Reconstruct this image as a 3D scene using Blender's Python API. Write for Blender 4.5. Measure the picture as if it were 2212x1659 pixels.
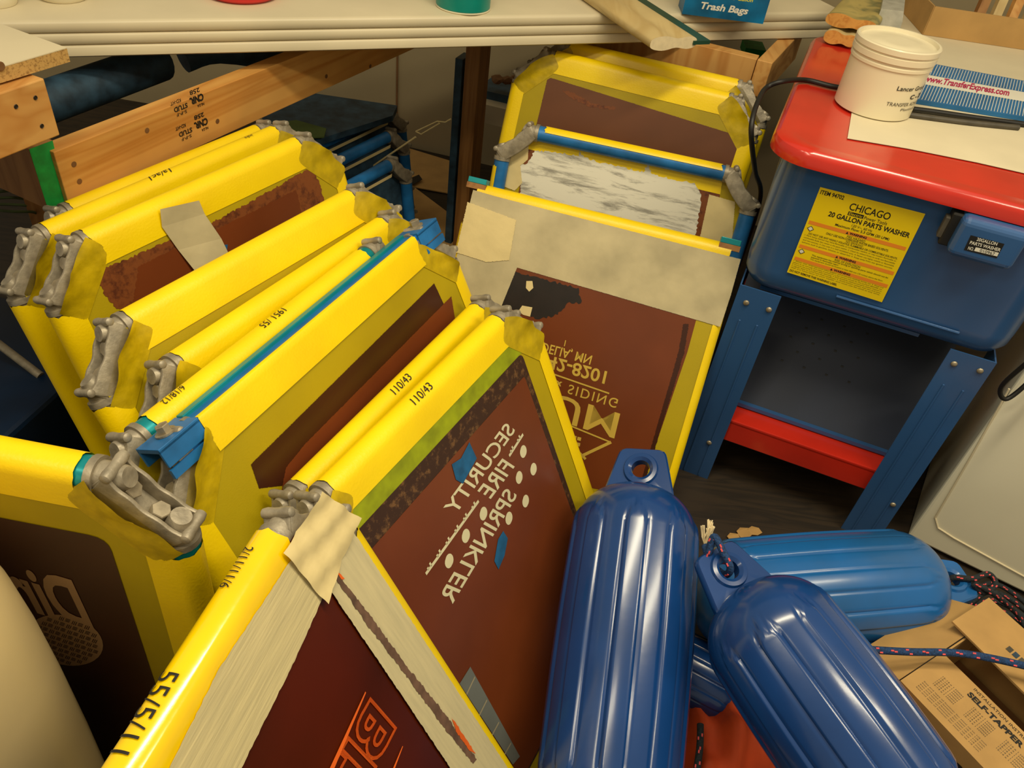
import bpy, bmesh, math, random
from mathutils import Vector, Matrix
random.seed(7)
D = bpy.data
for o in list(D.objects): D.objects.remove(o, do_unlink=True)
scn = bpy.context.scene
COL = scn.collection
V = Vector
# ------------------------------------------------------------------ camera
FPX, CX, CY, CAMH = 1700.0, 1106.0, 829.5, 1.42
dn = V((-276, 1920, 1700)).normalized()
fw = (V((0, 0, 1)) - dn * dn.z).normalized()
rt = dn.cross(fw)
MW = Matrix((rt, fw, -dn))                      # camera(x right, y down, z forward) -> world
CAM = V((0, 0, CAMH))
cd = D.cameras.new('camera'); cam = D.objects.new('camera', cd); COL.objects.link(cam)
cd.sensor_width = 36; cd.sensor_fit = 'HORIZONTAL'; cd.lens = 36 * FPX / 2212; cd.clip_start = .02
R3 = Matrix((MW @ V((1, 0, 0)), MW @ V((0, -1, 0)), MW @ V((0, 0, -1)))).transposed()
cam.matrix_world = Matrix.Translation(CAM) @ R3.to_4x4()
scn.camera = cam
# ------------------------------------------------------------------ world, lights, exposure
scn.view_settings.view_transform = 'Standard'; scn.view_settings.look = 'None'
scn.view_settings.exposure = 0.0; scn.view_settings.gamma = 1.0
scn.view_settings.use_curve_mapping = False
w = D.worlds.new('world'); scn.world = w; w.use_nodes = True
bg = w.node_tree.nodes['Background']; bg.inputs[0].default_value = (1.0, .87, .64, 1); bg.inputs[1].default_value = .37
def area(name, loc, sx, sy, power, rz=0, rot=None, col=(1, .875, .62)):
    l = D.lights.new(name, 'AREA'); l.shape = 'RECTANGLE'; l.size = sx; l.size_y = sy; l.energy = power; l.color = col
    o = D.objects.new(name, l); COL.objects.link(o); o.location = loc
    o.rotation_euler = rot or (0, 0, rz)
    return o
area('ceiling_tube_light', (.15, .75, 2.5), 1.3, .16, 26, .35)
area('ceiling_tube_light', (-.9, -.3, 2.5), 1.3, .16, 14.5, .35)
area('ceiling_tube_light', (1.5, .45, 2.5), 1.3, .16, 22, .35)
# ------------------------------------------------------------------ projection helpers
def ray(px, py): return MW @ V((px - CX, py - CY, FPX)).normalized()
def onz(px, py, z):
    r = ray(px, py); return CAM + r * ((z - CAMH) / r.z)
def onplane(px, py, p, n):
    r = ray(px, py); return CAM + r * (n.dot(p - CAM) / n.dot(r))
# ------------------------------------------------------------------ materials
def lin(c):
    r = []
    for x in c:
        x /= 255.; r.append(x / 12.92 if x <= .04045 else ((x + .055) / 1.055) ** 2.4)
    return (*r, 1)
def mat(name, col, rough=.5, metal=0, var=.12, scale=12, bump=0, bscale=80, coat=0, col2=None, stretch=None, spec=.5, trans=0):
    m = D.materials.new(name); m.use_nodes = True; nt = m.node_tree; N = nt.nodes; Lk = nt.links
    b = N['Principled BSDF']; b.inputs['Roughness'].default_value = rough; b.inputs['Metallic'].default_value = metal
    b.inputs['Coat Weight'].default_value = coat; b.inputs['Coat Roughness'].default_value = .12
    b.inputs['Specular IOR Level'].default_value = spec
    tc = N.new('ShaderNodeTexCoord'); mp = N.new('ShaderNodeMapping'); Lk.new(tc.outputs['Object'], mp.inputs[0])
    if stretch: mp.inputs['Scale'].default_value = stretch
    n = N.new('ShaderNodeTexNoise'); n.inputs['Scale'].default_value = scale; n.inputs['Detail'].default_value = 6
    Lk.new(mp.outputs[0], n.inputs['Vector'])
    cr = N.new('ShaderNodeValToRGB'); Lk.new(n.outputs['Fac'], cr.inputs[0])
    c = lin(col); c2 = lin(col2) if col2 else tuple(x * (1 - 2 * var) for x in c[:3]) + (1,)
    c1 = c if col2 else tuple(min(1, x * (1 + var)) for x in c[:3]) + (1,)
    cr.color_ramp.elements[0].position = .32; cr.color_ramp.elements[0].color = c2
    cr.color_ramp.elements[1].position = .68; cr.color_ramp.elements[1].color = c1
    Lk.new(cr.outputs[0], b.inputs['Base Color'])
    if bump:
        n2 = N.new('ShaderNodeTexNoise'); n2.inputs['Scale'].default_value = bscale; n2.inputs['Detail'].default_value = 4
        Lk.new(mp.outputs[0], n2.inputs['Vector'])
        bp = N.new('ShaderNodeBump'); bp.inputs['Strength'].default_value = bump; bp.inputs['Distance'].default_value = .002
        Lk.new(n2.outputs['Fac'], bp.inputs['Height']); Lk.new(bp.outputs[0], b.inputs['Normal'])
    if trans:
        tr = N.new('ShaderNodeBsdfTranslucent'); Lk.new(cr.outputs[0], tr.inputs[0])
        mx = N.new('ShaderNodeMixShader'); mx.inputs[0].default_value = trans
        Lk.new(b.outputs[0], mx.inputs[1]); Lk.new(tr.outputs[0], mx.inputs[2]); Lk.new(mx.outputs[0], N['Material Output'].inputs[0])
    return m
def wood(name, c1, c2, sc=9, stretch=(1, 1, 1), rough=.6):
    m = D.materials.new(name); m.use_nodes = True; nt = m.node_tree; N = nt.nodes; Lk = nt.links
    b = N['Principled BSDF']; b.inputs['Roughness'].default_value = rough
    tc = N.new('ShaderNodeTexCoord'); mp = N.new('ShaderNodeMapping'); Lk.new(tc.outputs['Object'], mp.inputs[0]); mp.inputs['Scale'].default_value = stretch
    n = N.new('ShaderNodeTexNoise'); n.inputs['Scale'].default_value = sc; n.inputs['Detail'].default_value = 3; n.inputs['Distortion'].default_value = .6
    Lk.new(mp.outputs[0], n.inputs['Vector'])
    ma = N.new('ShaderNodeMath'); ma.operation = 'MULTIPLY'; ma.inputs[1].default_value = 9; Lk.new(n.outputs['Fac'], ma.inputs[0])
    fr = N.new('ShaderNodeMath'); fr.operation = 'PINGPONG'; fr.inputs[1].default_value = 1; Lk.new(ma.outputs[0], fr.inputs[0])
    cr = N.new('ShaderNodeValToRGB'); Lk.new(fr.outputs[0], cr.inputs[0])
    cr.color_ramp.elements[0].color = lin(c1); cr.color_ramp.elements[0].position = .25
    cr.color_ramp.elements[1].color = lin(c2); cr.color_ramp.elements[1].position = 1
    n3 = N.new('ShaderNodeTexNoise'); n3.inputs['Scale'].default_value = sc * 2.3; Lk.new(tc.outputs['Object'], n3.inputs['Vector'])
    mx = N.new('ShaderNodeMixRGB'); mx.blend_type = 'MULTIPLY'; mx.inputs[0].default_value = .35
    Lk.new(cr.outputs[0], mx.inputs[1]); Lk.new(n3.outputs['Fac'], mx.inputs[2])
    Lk.new(mx.outputs[0], b.inputs['Base Color'])
    return m
def voro(name, c1, c2, sc, thr=.3, rough=.5):
    "speckles of c2 on c1"
    m = D.materials.new(name); m.use_nodes = True; nt = m.node_tree; N = nt.nodes; Lk = nt.links
    b = N['Principled BSDF']; b.inputs['Roughness'].default_value = rough
    tc = N.new('ShaderNodeTexCoord'); v = N.new('ShaderNodeTexNoise'); v.inputs['Scale'].default_value = sc; v.inputs['Detail'].default_value = 5; v.inputs['Roughness'].default_value = .75
    Lk.new(tc.outputs['Object'], v.inputs['Vector'])
    cr = N.new('ShaderNodeValToRGB'); cr.color_ramp.elements[0].position = thr; cr.color_ramp.elements[1].position = thr + .12
    cr.color_ramp.elements[0].color = lin(c1); cr.color_ramp.elements[1].color = lin(c2)
    Lk.new(v.outputs['Fac'], cr.inputs[0]); Lk.new(cr.outputs[0], b.inputs['Base Color'])
    return m
YEL = mat('yellow_tape', (255, 216, 0), .38, var=.05, scale=9, bump=.15, bscale=260)
YELG = mat('glossy_yellow_tape', (255, 210, 2), .16, var=.05, scale=14, bump=.12, bscale=60, coat=.6)
MESH = mat('yellow_screen_fabric', (188, 165, 4), .5, var=.07, scale=5, bump=.1, bscale=500, trans=.15)
MESHL = mat('loose_yellow_fabric', (200, 172, 6), .42, var=.2, scale=26, bump=.5, bscale=60, trans=.12)
MESHG = mat('green_stained_fabric', (150, 160, 4), .5, var=.16, scale=30)
EMU = mat('brown_emulsion', (112, 54, 24), .33, var=.10, scale=5)
EMUP = mat('plum_brown_emulsion', (106, 62, 34), .33, var=.08, scale=5)
EMUD = mat('dark_brown_emulsion', (62, 30, 16), .3, var=.16, scale=5)
EMUR = mat('dark_red_emulsion', (84, 26, 2), .3, var=.2, scale=3, col2=(38, 16, 2), spec=.3)
EMUX = voro('scraped_emulsion', (58, 34, 20), (112, 78, 44), 60, .52)
EMUO = voro('peeling_emulsion', (124, 66, 26), (86, 38, 14), 28, .5)
DRIED = mat('dried_brown_ink', (112, 84, 66), .6, var=.2, scale=60)
BLACKISH = mat('black_ink_smear', (28, 18, 14), .5, var=.2, scale=40)
MASK = mat('masking_tape', (226, 206, 148), .6, var=.05, scale=16, bump=.5, bscale=30)
MASKD = mat('stained_masking_tape', (204, 190, 148), .6, var=.1, scale=11, col2=(172, 160, 124), bump=.3, bscale=40)
MASKS = mat('streaked_masking_tape', (214, 198, 146), .6, var=.1, scale=5, col2=(196, 182, 136), bump=.3, bscale=9, stretch=(2.5, 34, 1))
MASKT = mat('creased_masking_tape', (214, 200, 154), .6, var=.1, scale=5, col2=(200, 188, 146), bump=.25, bscale=9, stretch=(34, 2.5, 1))
ALU = mat('cast_aluminium', (160, 150, 130), .45, .3, var=.16, scale=60, bump=.25, bscale=200)
BOLT = mat('zinc_bolt', (168, 156, 132), .38, .5, var=.15, scale=90)
TEAL = mat('teal_anodised', (20, 150, 158), .3, .4, var=.1)
BLUEB = mat('blue_anodised', (34, 112, 178), .4, .1, var=.16, scale=22)
BLUED = mat('dusty_dark_blue', (44, 72, 92), .6, var=.3, scale=25)
INK = mat('black_ink', (22, 18, 12), .7, var=.02)
CREAM = mat('open_stencil_cream', (216, 208, 170), .7, var=.04)
GOLD = mat('open_stencil_gold', (204, 172, 66), .7, var=.04)
TAN = mat('open_stencil_tan', (172, 138, 98), .7, var=.06)
ORANGE = mat('orange_ink', (240, 104, 22), .6, var=.08)
BTAPE = mat('blue_painters_tape', (22, 92, 140), .65, var=.15, scale=60)
FILM = mat('grey_film', (112, 116, 112), .4, var=.08)
FILMW = mat('pale_film_line', (160, 150, 124), .4, var=.03)
PAINTB = mat('blue_powder_coat', (50, 90, 142), .28, var=.06, scale=4, coat=.3)
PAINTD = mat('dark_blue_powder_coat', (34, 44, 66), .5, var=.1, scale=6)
PAINTR = mat('red_powder_coat', (200, 44, 28), .2, var=.07, scale=7, coat=.4)
FEND = mat('blue_vinyl', (18, 62, 124), .22, var=.08, scale=9, coat=.35, bump=.08, bscale=25)
FENDL = mat('light_blue_vinyl', (26, 96, 160), .22, var=.1, scale=9, coat=.35, bump=.08, bscale=25)
FENDS = mat('sun_faded_blue_vinyl', (25, 104, 180), .26, var=.2, scale=4, coat=.25, bump=.08, bscale=25, col2=(34, 84, 132))
PINE = wood('pine_lumber', (236, 176, 92), (212, 142, 60), 4, (3, 3, .22))
PINEX = wood('pine_lumber_rail', (230, 174, 98), (208, 144, 70), 4, (3, .3, 3))
PINED = wood('aged_pine', (176, 124, 64), (150, 100, 46), 4, (4, 4, .4))
PALEW = wood('pale_maple', (224, 198, 138), (210, 180, 118), 4, (3, .4, 3))
ENDG = mat('pale_end_grain', (232, 214, 172), .8, var=.05, scale=90)
ENDO = wood('orange_end_grain', (226, 166, 80), (206, 140, 60), 12, (3, 3, 3))
GREENP = mat('green_end_paint', (18, 148, 62), .6, var=.16, scale=50)
PBOARD = voro('particle_board', (196, 156, 90), (146, 108, 56), 220, .5, .8)
LAM = mat('white_laminate', (216, 203, 170), .4, var=.04, scale=5)
WHITEP = mat('cream_painted_metal', (238, 232, 206), .35, var=.03, scale=3)
PLAST = mat('white_plastic', (228, 217, 184), .35, var=.02, scale=5, coat=.2)
DRUMM = mat('cream_plastic', (228, 206, 154), .3, var=.05, scale=4, coat=.2)
PAPER = mat('kraft_lined_paper', (216, 204, 172), .7, var=.03, scale=8, bump=.1, bscale=20)
CARD = mat('cardboard', (186, 146, 86), .8, var=.07, scale=14)
CARDD = mat('dark_cardboard', (120, 82, 44), .8, var=.1, scale=14)
BLACK = mat('black_rubber', (24, 22, 18), .5, var=.1)
GREYR = mat('grey_rubber', (78, 72, 60), .5, var=.15, scale=30)
WALL = mat('white_wall_paint', (158, 142, 108), .8, var=.06, scale=3)
FLOOR = wood('dark_floor_boards', (52, 40, 26), (34, 26, 17), 3, (1, 8, 1))
ORCL = mat('orange_cloth', (214, 76, 24), .75, var=.14, scale=9, bump=.4, bscale=30)
STEEL = mat('grey_sheet_steel', (120, 124, 124), .45, .3, var=.12)
FOIL = mat('silver_tape', (196, 196, 184), .35, .3, var=.1, scale=40, bump=.5, bscale=50)
LABY = mat('yellow_label', (240, 208, 4), .35, var=.02)
LABO = mat('orange_label_band', (236, 140, 38), .35, var=.02)
WHT = mat('white_print', (226, 222, 206), .5, var=.02)
BOXB = mat('blue_box_print', (10, 110, 160), .4, var=.25, scale=12)
BOXY = mat('yellow_print', (230, 220, 70), .5, var=.02)
MAG = mat('magenta_print', (178, 30, 84), .5, var=.02)
STRIPE = mat('blue_stripe_print', (30, 104, 160), .45, var=.1, scale=15)
REDP = mat('red_plastic', (206, 40, 38), .4, var=.05)
TEALP = mat('teal_plastic', (4, 140, 126), .35, var=.06)
GRNP = mat('green_rubber_blade', (38, 74, 56), .4, var=.1)
ROPE = mat('blue_rope', (24, 62, 110), .8, var=.3, scale=300, bump=.8, bscale=400)
ROPED = mat('dark_rope', (30, 38, 44), .8, var=.3, scale=300, bump=.8, bscale=400)
PINK = mat('rope_fleck', (226, 84, 84), .8, var=.05)
# white paint smeared over a grey film, with streaks
def smear_mat():
    m = D.materials.new('smeared_white_paint'); m.use_nodes = True; nt = m.node_tree; N = nt.nodes; Lk = nt.links
    b = N['Principled BSDF']; b.inputs['Roughness'].default_value = .45
    tc = N.new('ShaderNodeTexCoord'); mp = N.new('ShaderNodeMapping'); mp.inputs['Scale'].default_value = (4, 24, 1); Lk.new(tc.outputs['Object'], mp.inputs[0])
    n = N.new('ShaderNodeTexNoise'); n.inputs['Scale'].default_value = 1.6; n.inputs['Detail'].default_value = 8; n.inputs['Roughness'].default_value = .7; n.inputs['Distortion'].default_value = .5
    Lk.new(mp.outputs[0], n.inputs['Vector'])
    cr = N.new('ShaderNodeValToRGB'); Lk.new(n.outputs['Fac'], cr.inputs[0])
    e = cr.color_ramp.elements; e[0].position = .38; e[0].color = lin((158, 154, 142)); e[1].position = .50; e[1].color = lin((236, 232, 214))
    Lk.new(cr.outputs[0], b.inputs['Base Color']); return m
SMEAR = smear_mat()
# ------------------------------------------------------------------ object helpers
def setp(o, label=None, cat=None, group=None, kind=None):
    if label: o['label'] = label
    if cat: o['category'] = cat
    if group: o['group'] = group
    if kind: o['kind'] = kind
    return o
OFF = {}
def link(name, me, parent=None, mtx=None):
    o = D.objects.new(name, me); COL.objects.link(o)
    if parent is not None:
        o.parent = parent
        if mtx is not None: o.matrix_basis = mtx
        elif parent.get('_w'):                       # parent empty placed in the world, child mesh given in world coordinates
            o.matrix_parent_inverse = parent.matrix_basis.inverted()
    elif mtx is not None: o.matrix_basis = mtx
    return o
def mk(name, vs, fs, m=None, parent=None, smooth=None, mtx=None, mats=None, fm=None, bevel=0, solid=0):
    me = D.meshes.new(name); me.from_pydata([tuple(v) for v in vs], [], fs); me.update()
    bm = bmesh.new(); bm.from_mesh(me); bmesh.ops.recalc_face_normals(bm, faces=bm.faces); bm.to_mesh(me); bm.free()
    for mm in (mats or ([m] if m else [])): me.materials.append(mm)
    if fm:
        for i, k in enumerate(fm): me.polygons[i].material_index = k
    if smooth is not None:
        me.shade_smooth(); me.set_sharp_from_angle(angle=math.radians(smooth))
    o = link(name, me, parent, mtx)
    if solid:
        s = o.modifiers.new('Solidify', 'SOLIDIFY'); s.thickness = solid; s.offset = -1
    if bevel:
        b = o.modifiers.new('Bevel', 'BEVEL'); b.width = bevel; b.segments = 2; b.limit_method = 'ANGLE'
    return o
def empty(name, loc=(0, 0, 0), label=None, cat=None, group=None, mtx=None, world=True):
    o = D.objects.new(name, None); COL.objects.link(o); o.empty_display_size = .05
    o.matrix_basis = mtx if mtx is not None else Matrix.Translation(V(loc))
    if world: OFF[o.name] = 1; o['_w'] = 1
    return setp(o, label, cat, group)
def hexa(b4, t4):
    vs = [V(p) for p in b4] + [V(p) for p in t4]
    return vs, [(3, 2, 1, 0), (4, 5, 6, 7), (0, 1, 5, 4), (1, 2, 6, 5), (2, 3, 7, 6), (3, 0, 4, 7)]
def prism(poly, vec):
    n = len(poly); vec = V(vec); vs = [V(p) for p in poly] + [V(p) + vec for p in poly]
    return vs, [tuple(range(n))[::-1], tuple(range(n, 2 * n))] + [(i, (i + 1) % n, n + (i + 1) % n, n + i) for i in range(n)]
def obox(c, ax, ay, az):
    c, ax, ay, az = map(V, (c, ax, ay, az))
    q = [c - ax - ay, c + ax - ay, c + ax + ay, c - ax + ay]
    return hexa([p - az for p in q], [p + az for p in q])
def join(*parts):
    vs, fs = [], []
    for v, f in parts:
        k = len(vs); vs += list(v); fs += [tuple(i + k for i in q) for q in f]
    return vs, fs
def frame_of(d):
    d = V(d).normalized(); a = V((0, 0, 1)) if abs(d.z) < .9 else V((1, 0, 0))
    x = d.cross(a).normalized(); return x, d.cross(x).normalized()
def tube(pts, r, seg=12, caps=True, rads=None):
    pts = [V(p) for p in pts]; vs = []; fs = []
    x, y = frame_of(pts[1] - pts[0]); n = len(pts)
    for i, p in enumerate(pts):
        d = (pts[min(i + 1, n - 1)] - pts[max(i - 1, 0)]).normalized()
        x = (x - d * x.dot(d)).normalized(); y = d.cross(x)
        rr = rads[i] if rads else r
        for k in range(seg):
            a = 2 * math.pi * k / seg; vs.append(p + x * (rr * math.cos(a)) + y * (rr * math.sin(a)))
    for i in range(n - 1):
        for k in range(seg):
            k2 = (k + 1) % seg; fs.append((i * seg + k, i * seg + k2, (i + 1) * seg + k2, (i + 1) * seg + k))
    if caps: fs.append(tuple(range(seg))[::-1]); fs.append(tuple(range((n - 1) * seg, n * seg)))
    return vs, fs
def smoothpath(pts, n=8):
    pts = [V(p) for p in pts]; out = []
    P = [pts[0]] + pts + [pts[-1]]
    for i in range(1, len(P) - 2):
        a, b, c, d = P[i - 1:i + 3]
        for k in range(n):
            t = k / n
            out.append(.5 * ((2 * b) + (c - a) * t + (2 * a - 5 * b + 4 * c - d) * t * t + (3 * b - a - 3 * c + d) * t ** 3))
    out.append(pts[-1]); return out
def lathe(prof, c, axis=(0, 0, 1), seg=48):
    c = V(c); ax = V(axis).normalized(); x, y = frame_of(ax); vs = []; fs = []
    for (r, h) in prof:
        for k in range(seg):
            a = 2 * math.pi * k / seg; vs.append(c + ax * h + x * (r * math.cos(a)) + y * (r * math.sin(a)))
    n = len(prof)
    for i in range(n - 1):
        for k in range(seg):
            k2 = (k + 1) % seg; fs.append((i * seg + k, i * seg + k2, (i + 1) * seg + k2, (i + 1) * seg + k))
    if prof[0][0] > 1e-5: fs.append(tuple(range(seg))[::-1])
    if prof[-1][0] > 1e-5: fs.append(tuple(range((n - 1) * seg, n * seg)))
    return vs, fs
def text_geo(s, bold=0, shear=0, outline=0, spacing=1):
    c = D.curves.new('t', 'FONT'); c.body = s; c.size = 1; c.shear = shear; c.offset = bold; c.space_character = spacing; c.resolution_u = 4
    if outline: c.fill_mode = 'NONE'; c.bevel_depth = outline; c.bevel_resolution = 0
    o = D.objects.new('t', c); COL.objects.link(o)
    me = D.meshes.new_from_object(o)
    vs = [v.co.copy() for v in me.vertices]; fs = [tuple(p.vertices) for p in me.polygons]
    D.objects.remove(o); D.meshes.remove(me); D.curves.remove(c)
    x0 = min(v.x for v in vs); x1 = max(v.x for v in vs); y0 = min(v.y for v in vs); y1 = max(v.y for v in vs)
    return vs, fs, x0, x1, y0, y1
def subdiv(vs, fs, mx):
    bm = bmesh.new(); vv = [bm.verts.new(v) for v in vs]
    for f in fs:
        try: bm.faces.new([vv[k] for k in f])
        except ValueError: pass
    for _ in range(5):
        bmesh.ops.triangulate(bm, faces=[f for f in bm.faces if len(f.verts) > 3])
        ed = [e for e in bm.edges if e.calc_length() > mx]
        if not ed: break
        bmesh.ops.subdivide_edges(bm, edges=ed, cuts=1)
    bmesh.ops.triangulate(bm, faces=[f for f in bm.faces if len(f.verts) > 3])
    bm.verts.index_update(); r = [v.co.copy() for v in bm.verts], [tuple(v.index for v in f.verts) for f in bm.faces]; bm.free(); return r
def lettering(s, P0, P1, P2, m, parent, name='lettering', eps=None, mtx=None, **k):
    "text whose box corner is P0, reading towards P1, standing up towards P2"
    vs, fs, x0, x1, y0, y1 = text_geo(s, **k)
    P0, P1, P2 = V(P0), V(P1), V(P2); e = V(eps) if eps else V((0, 0, 0))
    q = [P0 + (P1 - P0) * ((v.x - x0) / (x1 - x0)) + (P2 - P0) * ((v.y - y0) / (y1 - y0)) + e * (1 + v.z * 8) for v in vs]
    return mk(name, q, fs, m, parent, mtx=mtx)
# ------------------------------------------------------------------ shared corner casting (arms along +x and -y)
C0 = .072; RB = .0185
def casting_mesh(pocket=True):
    parts = []
    for dx in ((1, 0), (0, -1)):
        d = V((dx[0], dx[1], 0)); s = V((-dx[1], dx[0], 0))
        parts.append(tube([d * (C0 + .004), d * (C0 - .004)], RB + .0015, 20))
        parts.append(tube([d * C0, d * .060 + V((-.001, .001, 0)), d * .050 + V((-.002, .002, 0)) * 1, d * .044 + V((-.006, .006, 0))], .01, 20, True, [.0158, .0152, .0145, .0105]))
    a = V((.050, .015, 0)); b = V((-.015, -.050, 0)); dd = (b - a).normalized(); Ln = (b - a).length; o = V((-1, 1, 0)).normalized()
    def prof(t, inner):
        if inner: return -.034 - .004 * math.sin(math.pi * t)
        return -.004 + .006 * abs(2 * t - 1) ** 2 + .0012 * math.cos(6 * math.pi * t)
    def bev(vf, w_):
        bm = bmesh.new(); vv = [bm.verts.new(v) for v in vf[0]]
        for f in vf[1]: bm.faces.new([vv[k] for k in f])
        bmesh.ops.recalc_face_normals(bm, faces=bm.faces)
        ed = [e for e in bm.edges if len(e.link_faces) == 2 and e.calc_face_angle() > .7]
        bmesh.ops.bevel(bm, geom=ed, offset=w_, segments=2, affect='EDGES', profile=.5)
        bm.verts.index_update(); r = ([v.co.copy() for v in bm.verts], [tuple(v.index for v in f.verts) for f in bm.faces]); bm.free(); return r
    for sz in (-1, 1):
        poly = []
        n = 18
        for i in range(n + 1):
            t = i / n; poly.append(a + dd * (Ln * (t * 1.1 - .05)) + o * prof(t, 0))
        for i in range(n, -1, -1):
            t = i / n; poly.append(a + dd * (Ln * (t * 1.0)) + o * prof(t, 1))
        z0 = .0135 if pocket else .0
        parts.append(bev(prism([p + V((0, 0, sz * z0)) for p in poly], (0, 0, sz * .0048 if pocket else sz * .0175)), .0013 if pocket else .003))
    fl = [a - dd * .002 + o * -.034, b + dd * .002 + o * -.034, b + dd * .002 + o * -.021, a - dd * .002 + o * -.021]
    parts.append(prism([p - V((0, 0, .016)) for p in fl], (0, 0, .032)))
    for p in (a, b):
        sgn = -1 if p is a else 1
        c_ = p + dd * sgn * .002 + o * .000
        pts = [c_ + V((0, 0, z)) for z in (-.0195, -.018, -.012, -.004, .004, .012, .018, .0195)]
        parts.append(tube(pts, .006, 14, True, [.0035, .0055, .0064, .0056, .0056, .0064, .0055, .0035]))
        parts.append(bev(obox(p + dd * sgn * .000 + o * -.018, dd * .004, o * .017, (0, 0, .0165)), .001))
    vs, fs = join(*parts)
    me = D.meshes.new('corner_casting'); me.from_pydata([tuple(v) for v in vs], [], fs); me.materials.append(ALU)
    bm = bmesh.new(); bm.from_mesh(me); bmesh.ops.recalc_face_normals(bm, faces=bm.faces); bm.to_mesh(me); bm.free()
    me.shade_smooth(); me.set_sharp_from_angle(angle=math.radians(38))
    bolts = []
    for t in (.3, .74):
        c = a + dd * (Ln * t) + o * -.021
        ax = (o + dd * (.35 if t < .5 else -.25)).normalized()
        v1 = lathe([(.0125, 0), (.0125, .0022), (.0001, .0022)], c, ax, 20)
        v2 = lathe([(.0104, .002), (.0104, .0125), (.0094, .0135), (.0001, .0135)], c, ax, 6)
        v, f = join(v1, v2)
        mb = D.meshes.new('bolt'); mb.from_pydata([tuple(x) for x in v], [], f); mb.materials.append(BOLT); bolts.append(mb)
    return me, bolts
CAST, BOLTS = casting_mesh(True)
CASTS, _ = casting_mesh(False)
def loose_mesh(seed, amt=1.0):
    rnd = random.Random(seed); n = 14; vs = []; fs = []
    a = V((C0 + .012, .0, 0)); b = V((.0, -C0 - .012, 0)); o = V((-1, 1, 0)).normalized()
    ph = [rnd.uniform(0, 6) for _ in range(4)]
    for j in range(n + 1):
        t = j / n
        for i in range(n + 1):
            s = i / n
            base = a.lerp(b, s)
            inw = .026; out = .026 * (1 - .6 * abs(2 * s - 1)) + .004 * math.sin(7 * s + ph[0])
            p = base + o * (-inw + (inw + out * amt) * t)
            z = RB + .0008 + .0022 * t + (t ** 3) * .005 * (1 + math.sin(6 * s + ph[1])) + .0016 * t * (1 + math.sin(13 * s + 5 * t + ph[2])) + .001 * t * (1 + math.sin(9 * t - 11 * s + ph[3])) + rnd.uniform(0, .0007) * t
            e = abs(2 * s - 1) ** 4
            vs.append(V((p.x, p.y, z * (1 - e) + (RB + .001) * e)))
    for j in range(n):
        for i in range(n): k = j * (n + 1) + i; fs.append((k, k + 1, k + n + 2, k + n + 1))
    me = D.meshes.new('loose_fabric'); me.from_pydata([tuple(v) for v in vs], [], fs); me.materials.append(MESHL); me.shade_smooth()
    return me
LOOSE = [loose_mesh(i, a) for i, a in ((1, 1), (2, .7), (3, 1.25), (4, .4))]
def strip(prof, t0, t1, org, al, ou, jit=.002, seg=10, seed=0):
    "sheet: profile (outward, front) swept along al between t0 and t1"
    rnd = random.Random(seed); vs = []; fs = []; m = len(prof)
    z = V((0, 0, 1))
    for i in range(seg + 1):
        t = t0 + (t1 - t0) * i / seg
        for (o_, f_) in prof:
            j = rnd.uniform(-jit, jit) if i in (0, seg) else 0
            vs.append(org + al * (t + j) + ou * o_ + z * f_)
    for i in range(seg):
        for k in range(m - 1): fs.append((i * m + k, i * m + k + 1, (i + 1) * m + k + 1, (i + 1) * m + k))
    return vs, fs
def tape_prof(flap, r, back=165, dz=.0):
    p = [(r * math.sin(math.radians(a)), r * math.cos(math.radians(a))) for a in range(back, -1, -15)]
    if flap: p += [(-flap * .5, r + dz), (-flap, r - .0002 + dz)]
    return p
class Frame: pass
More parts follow.
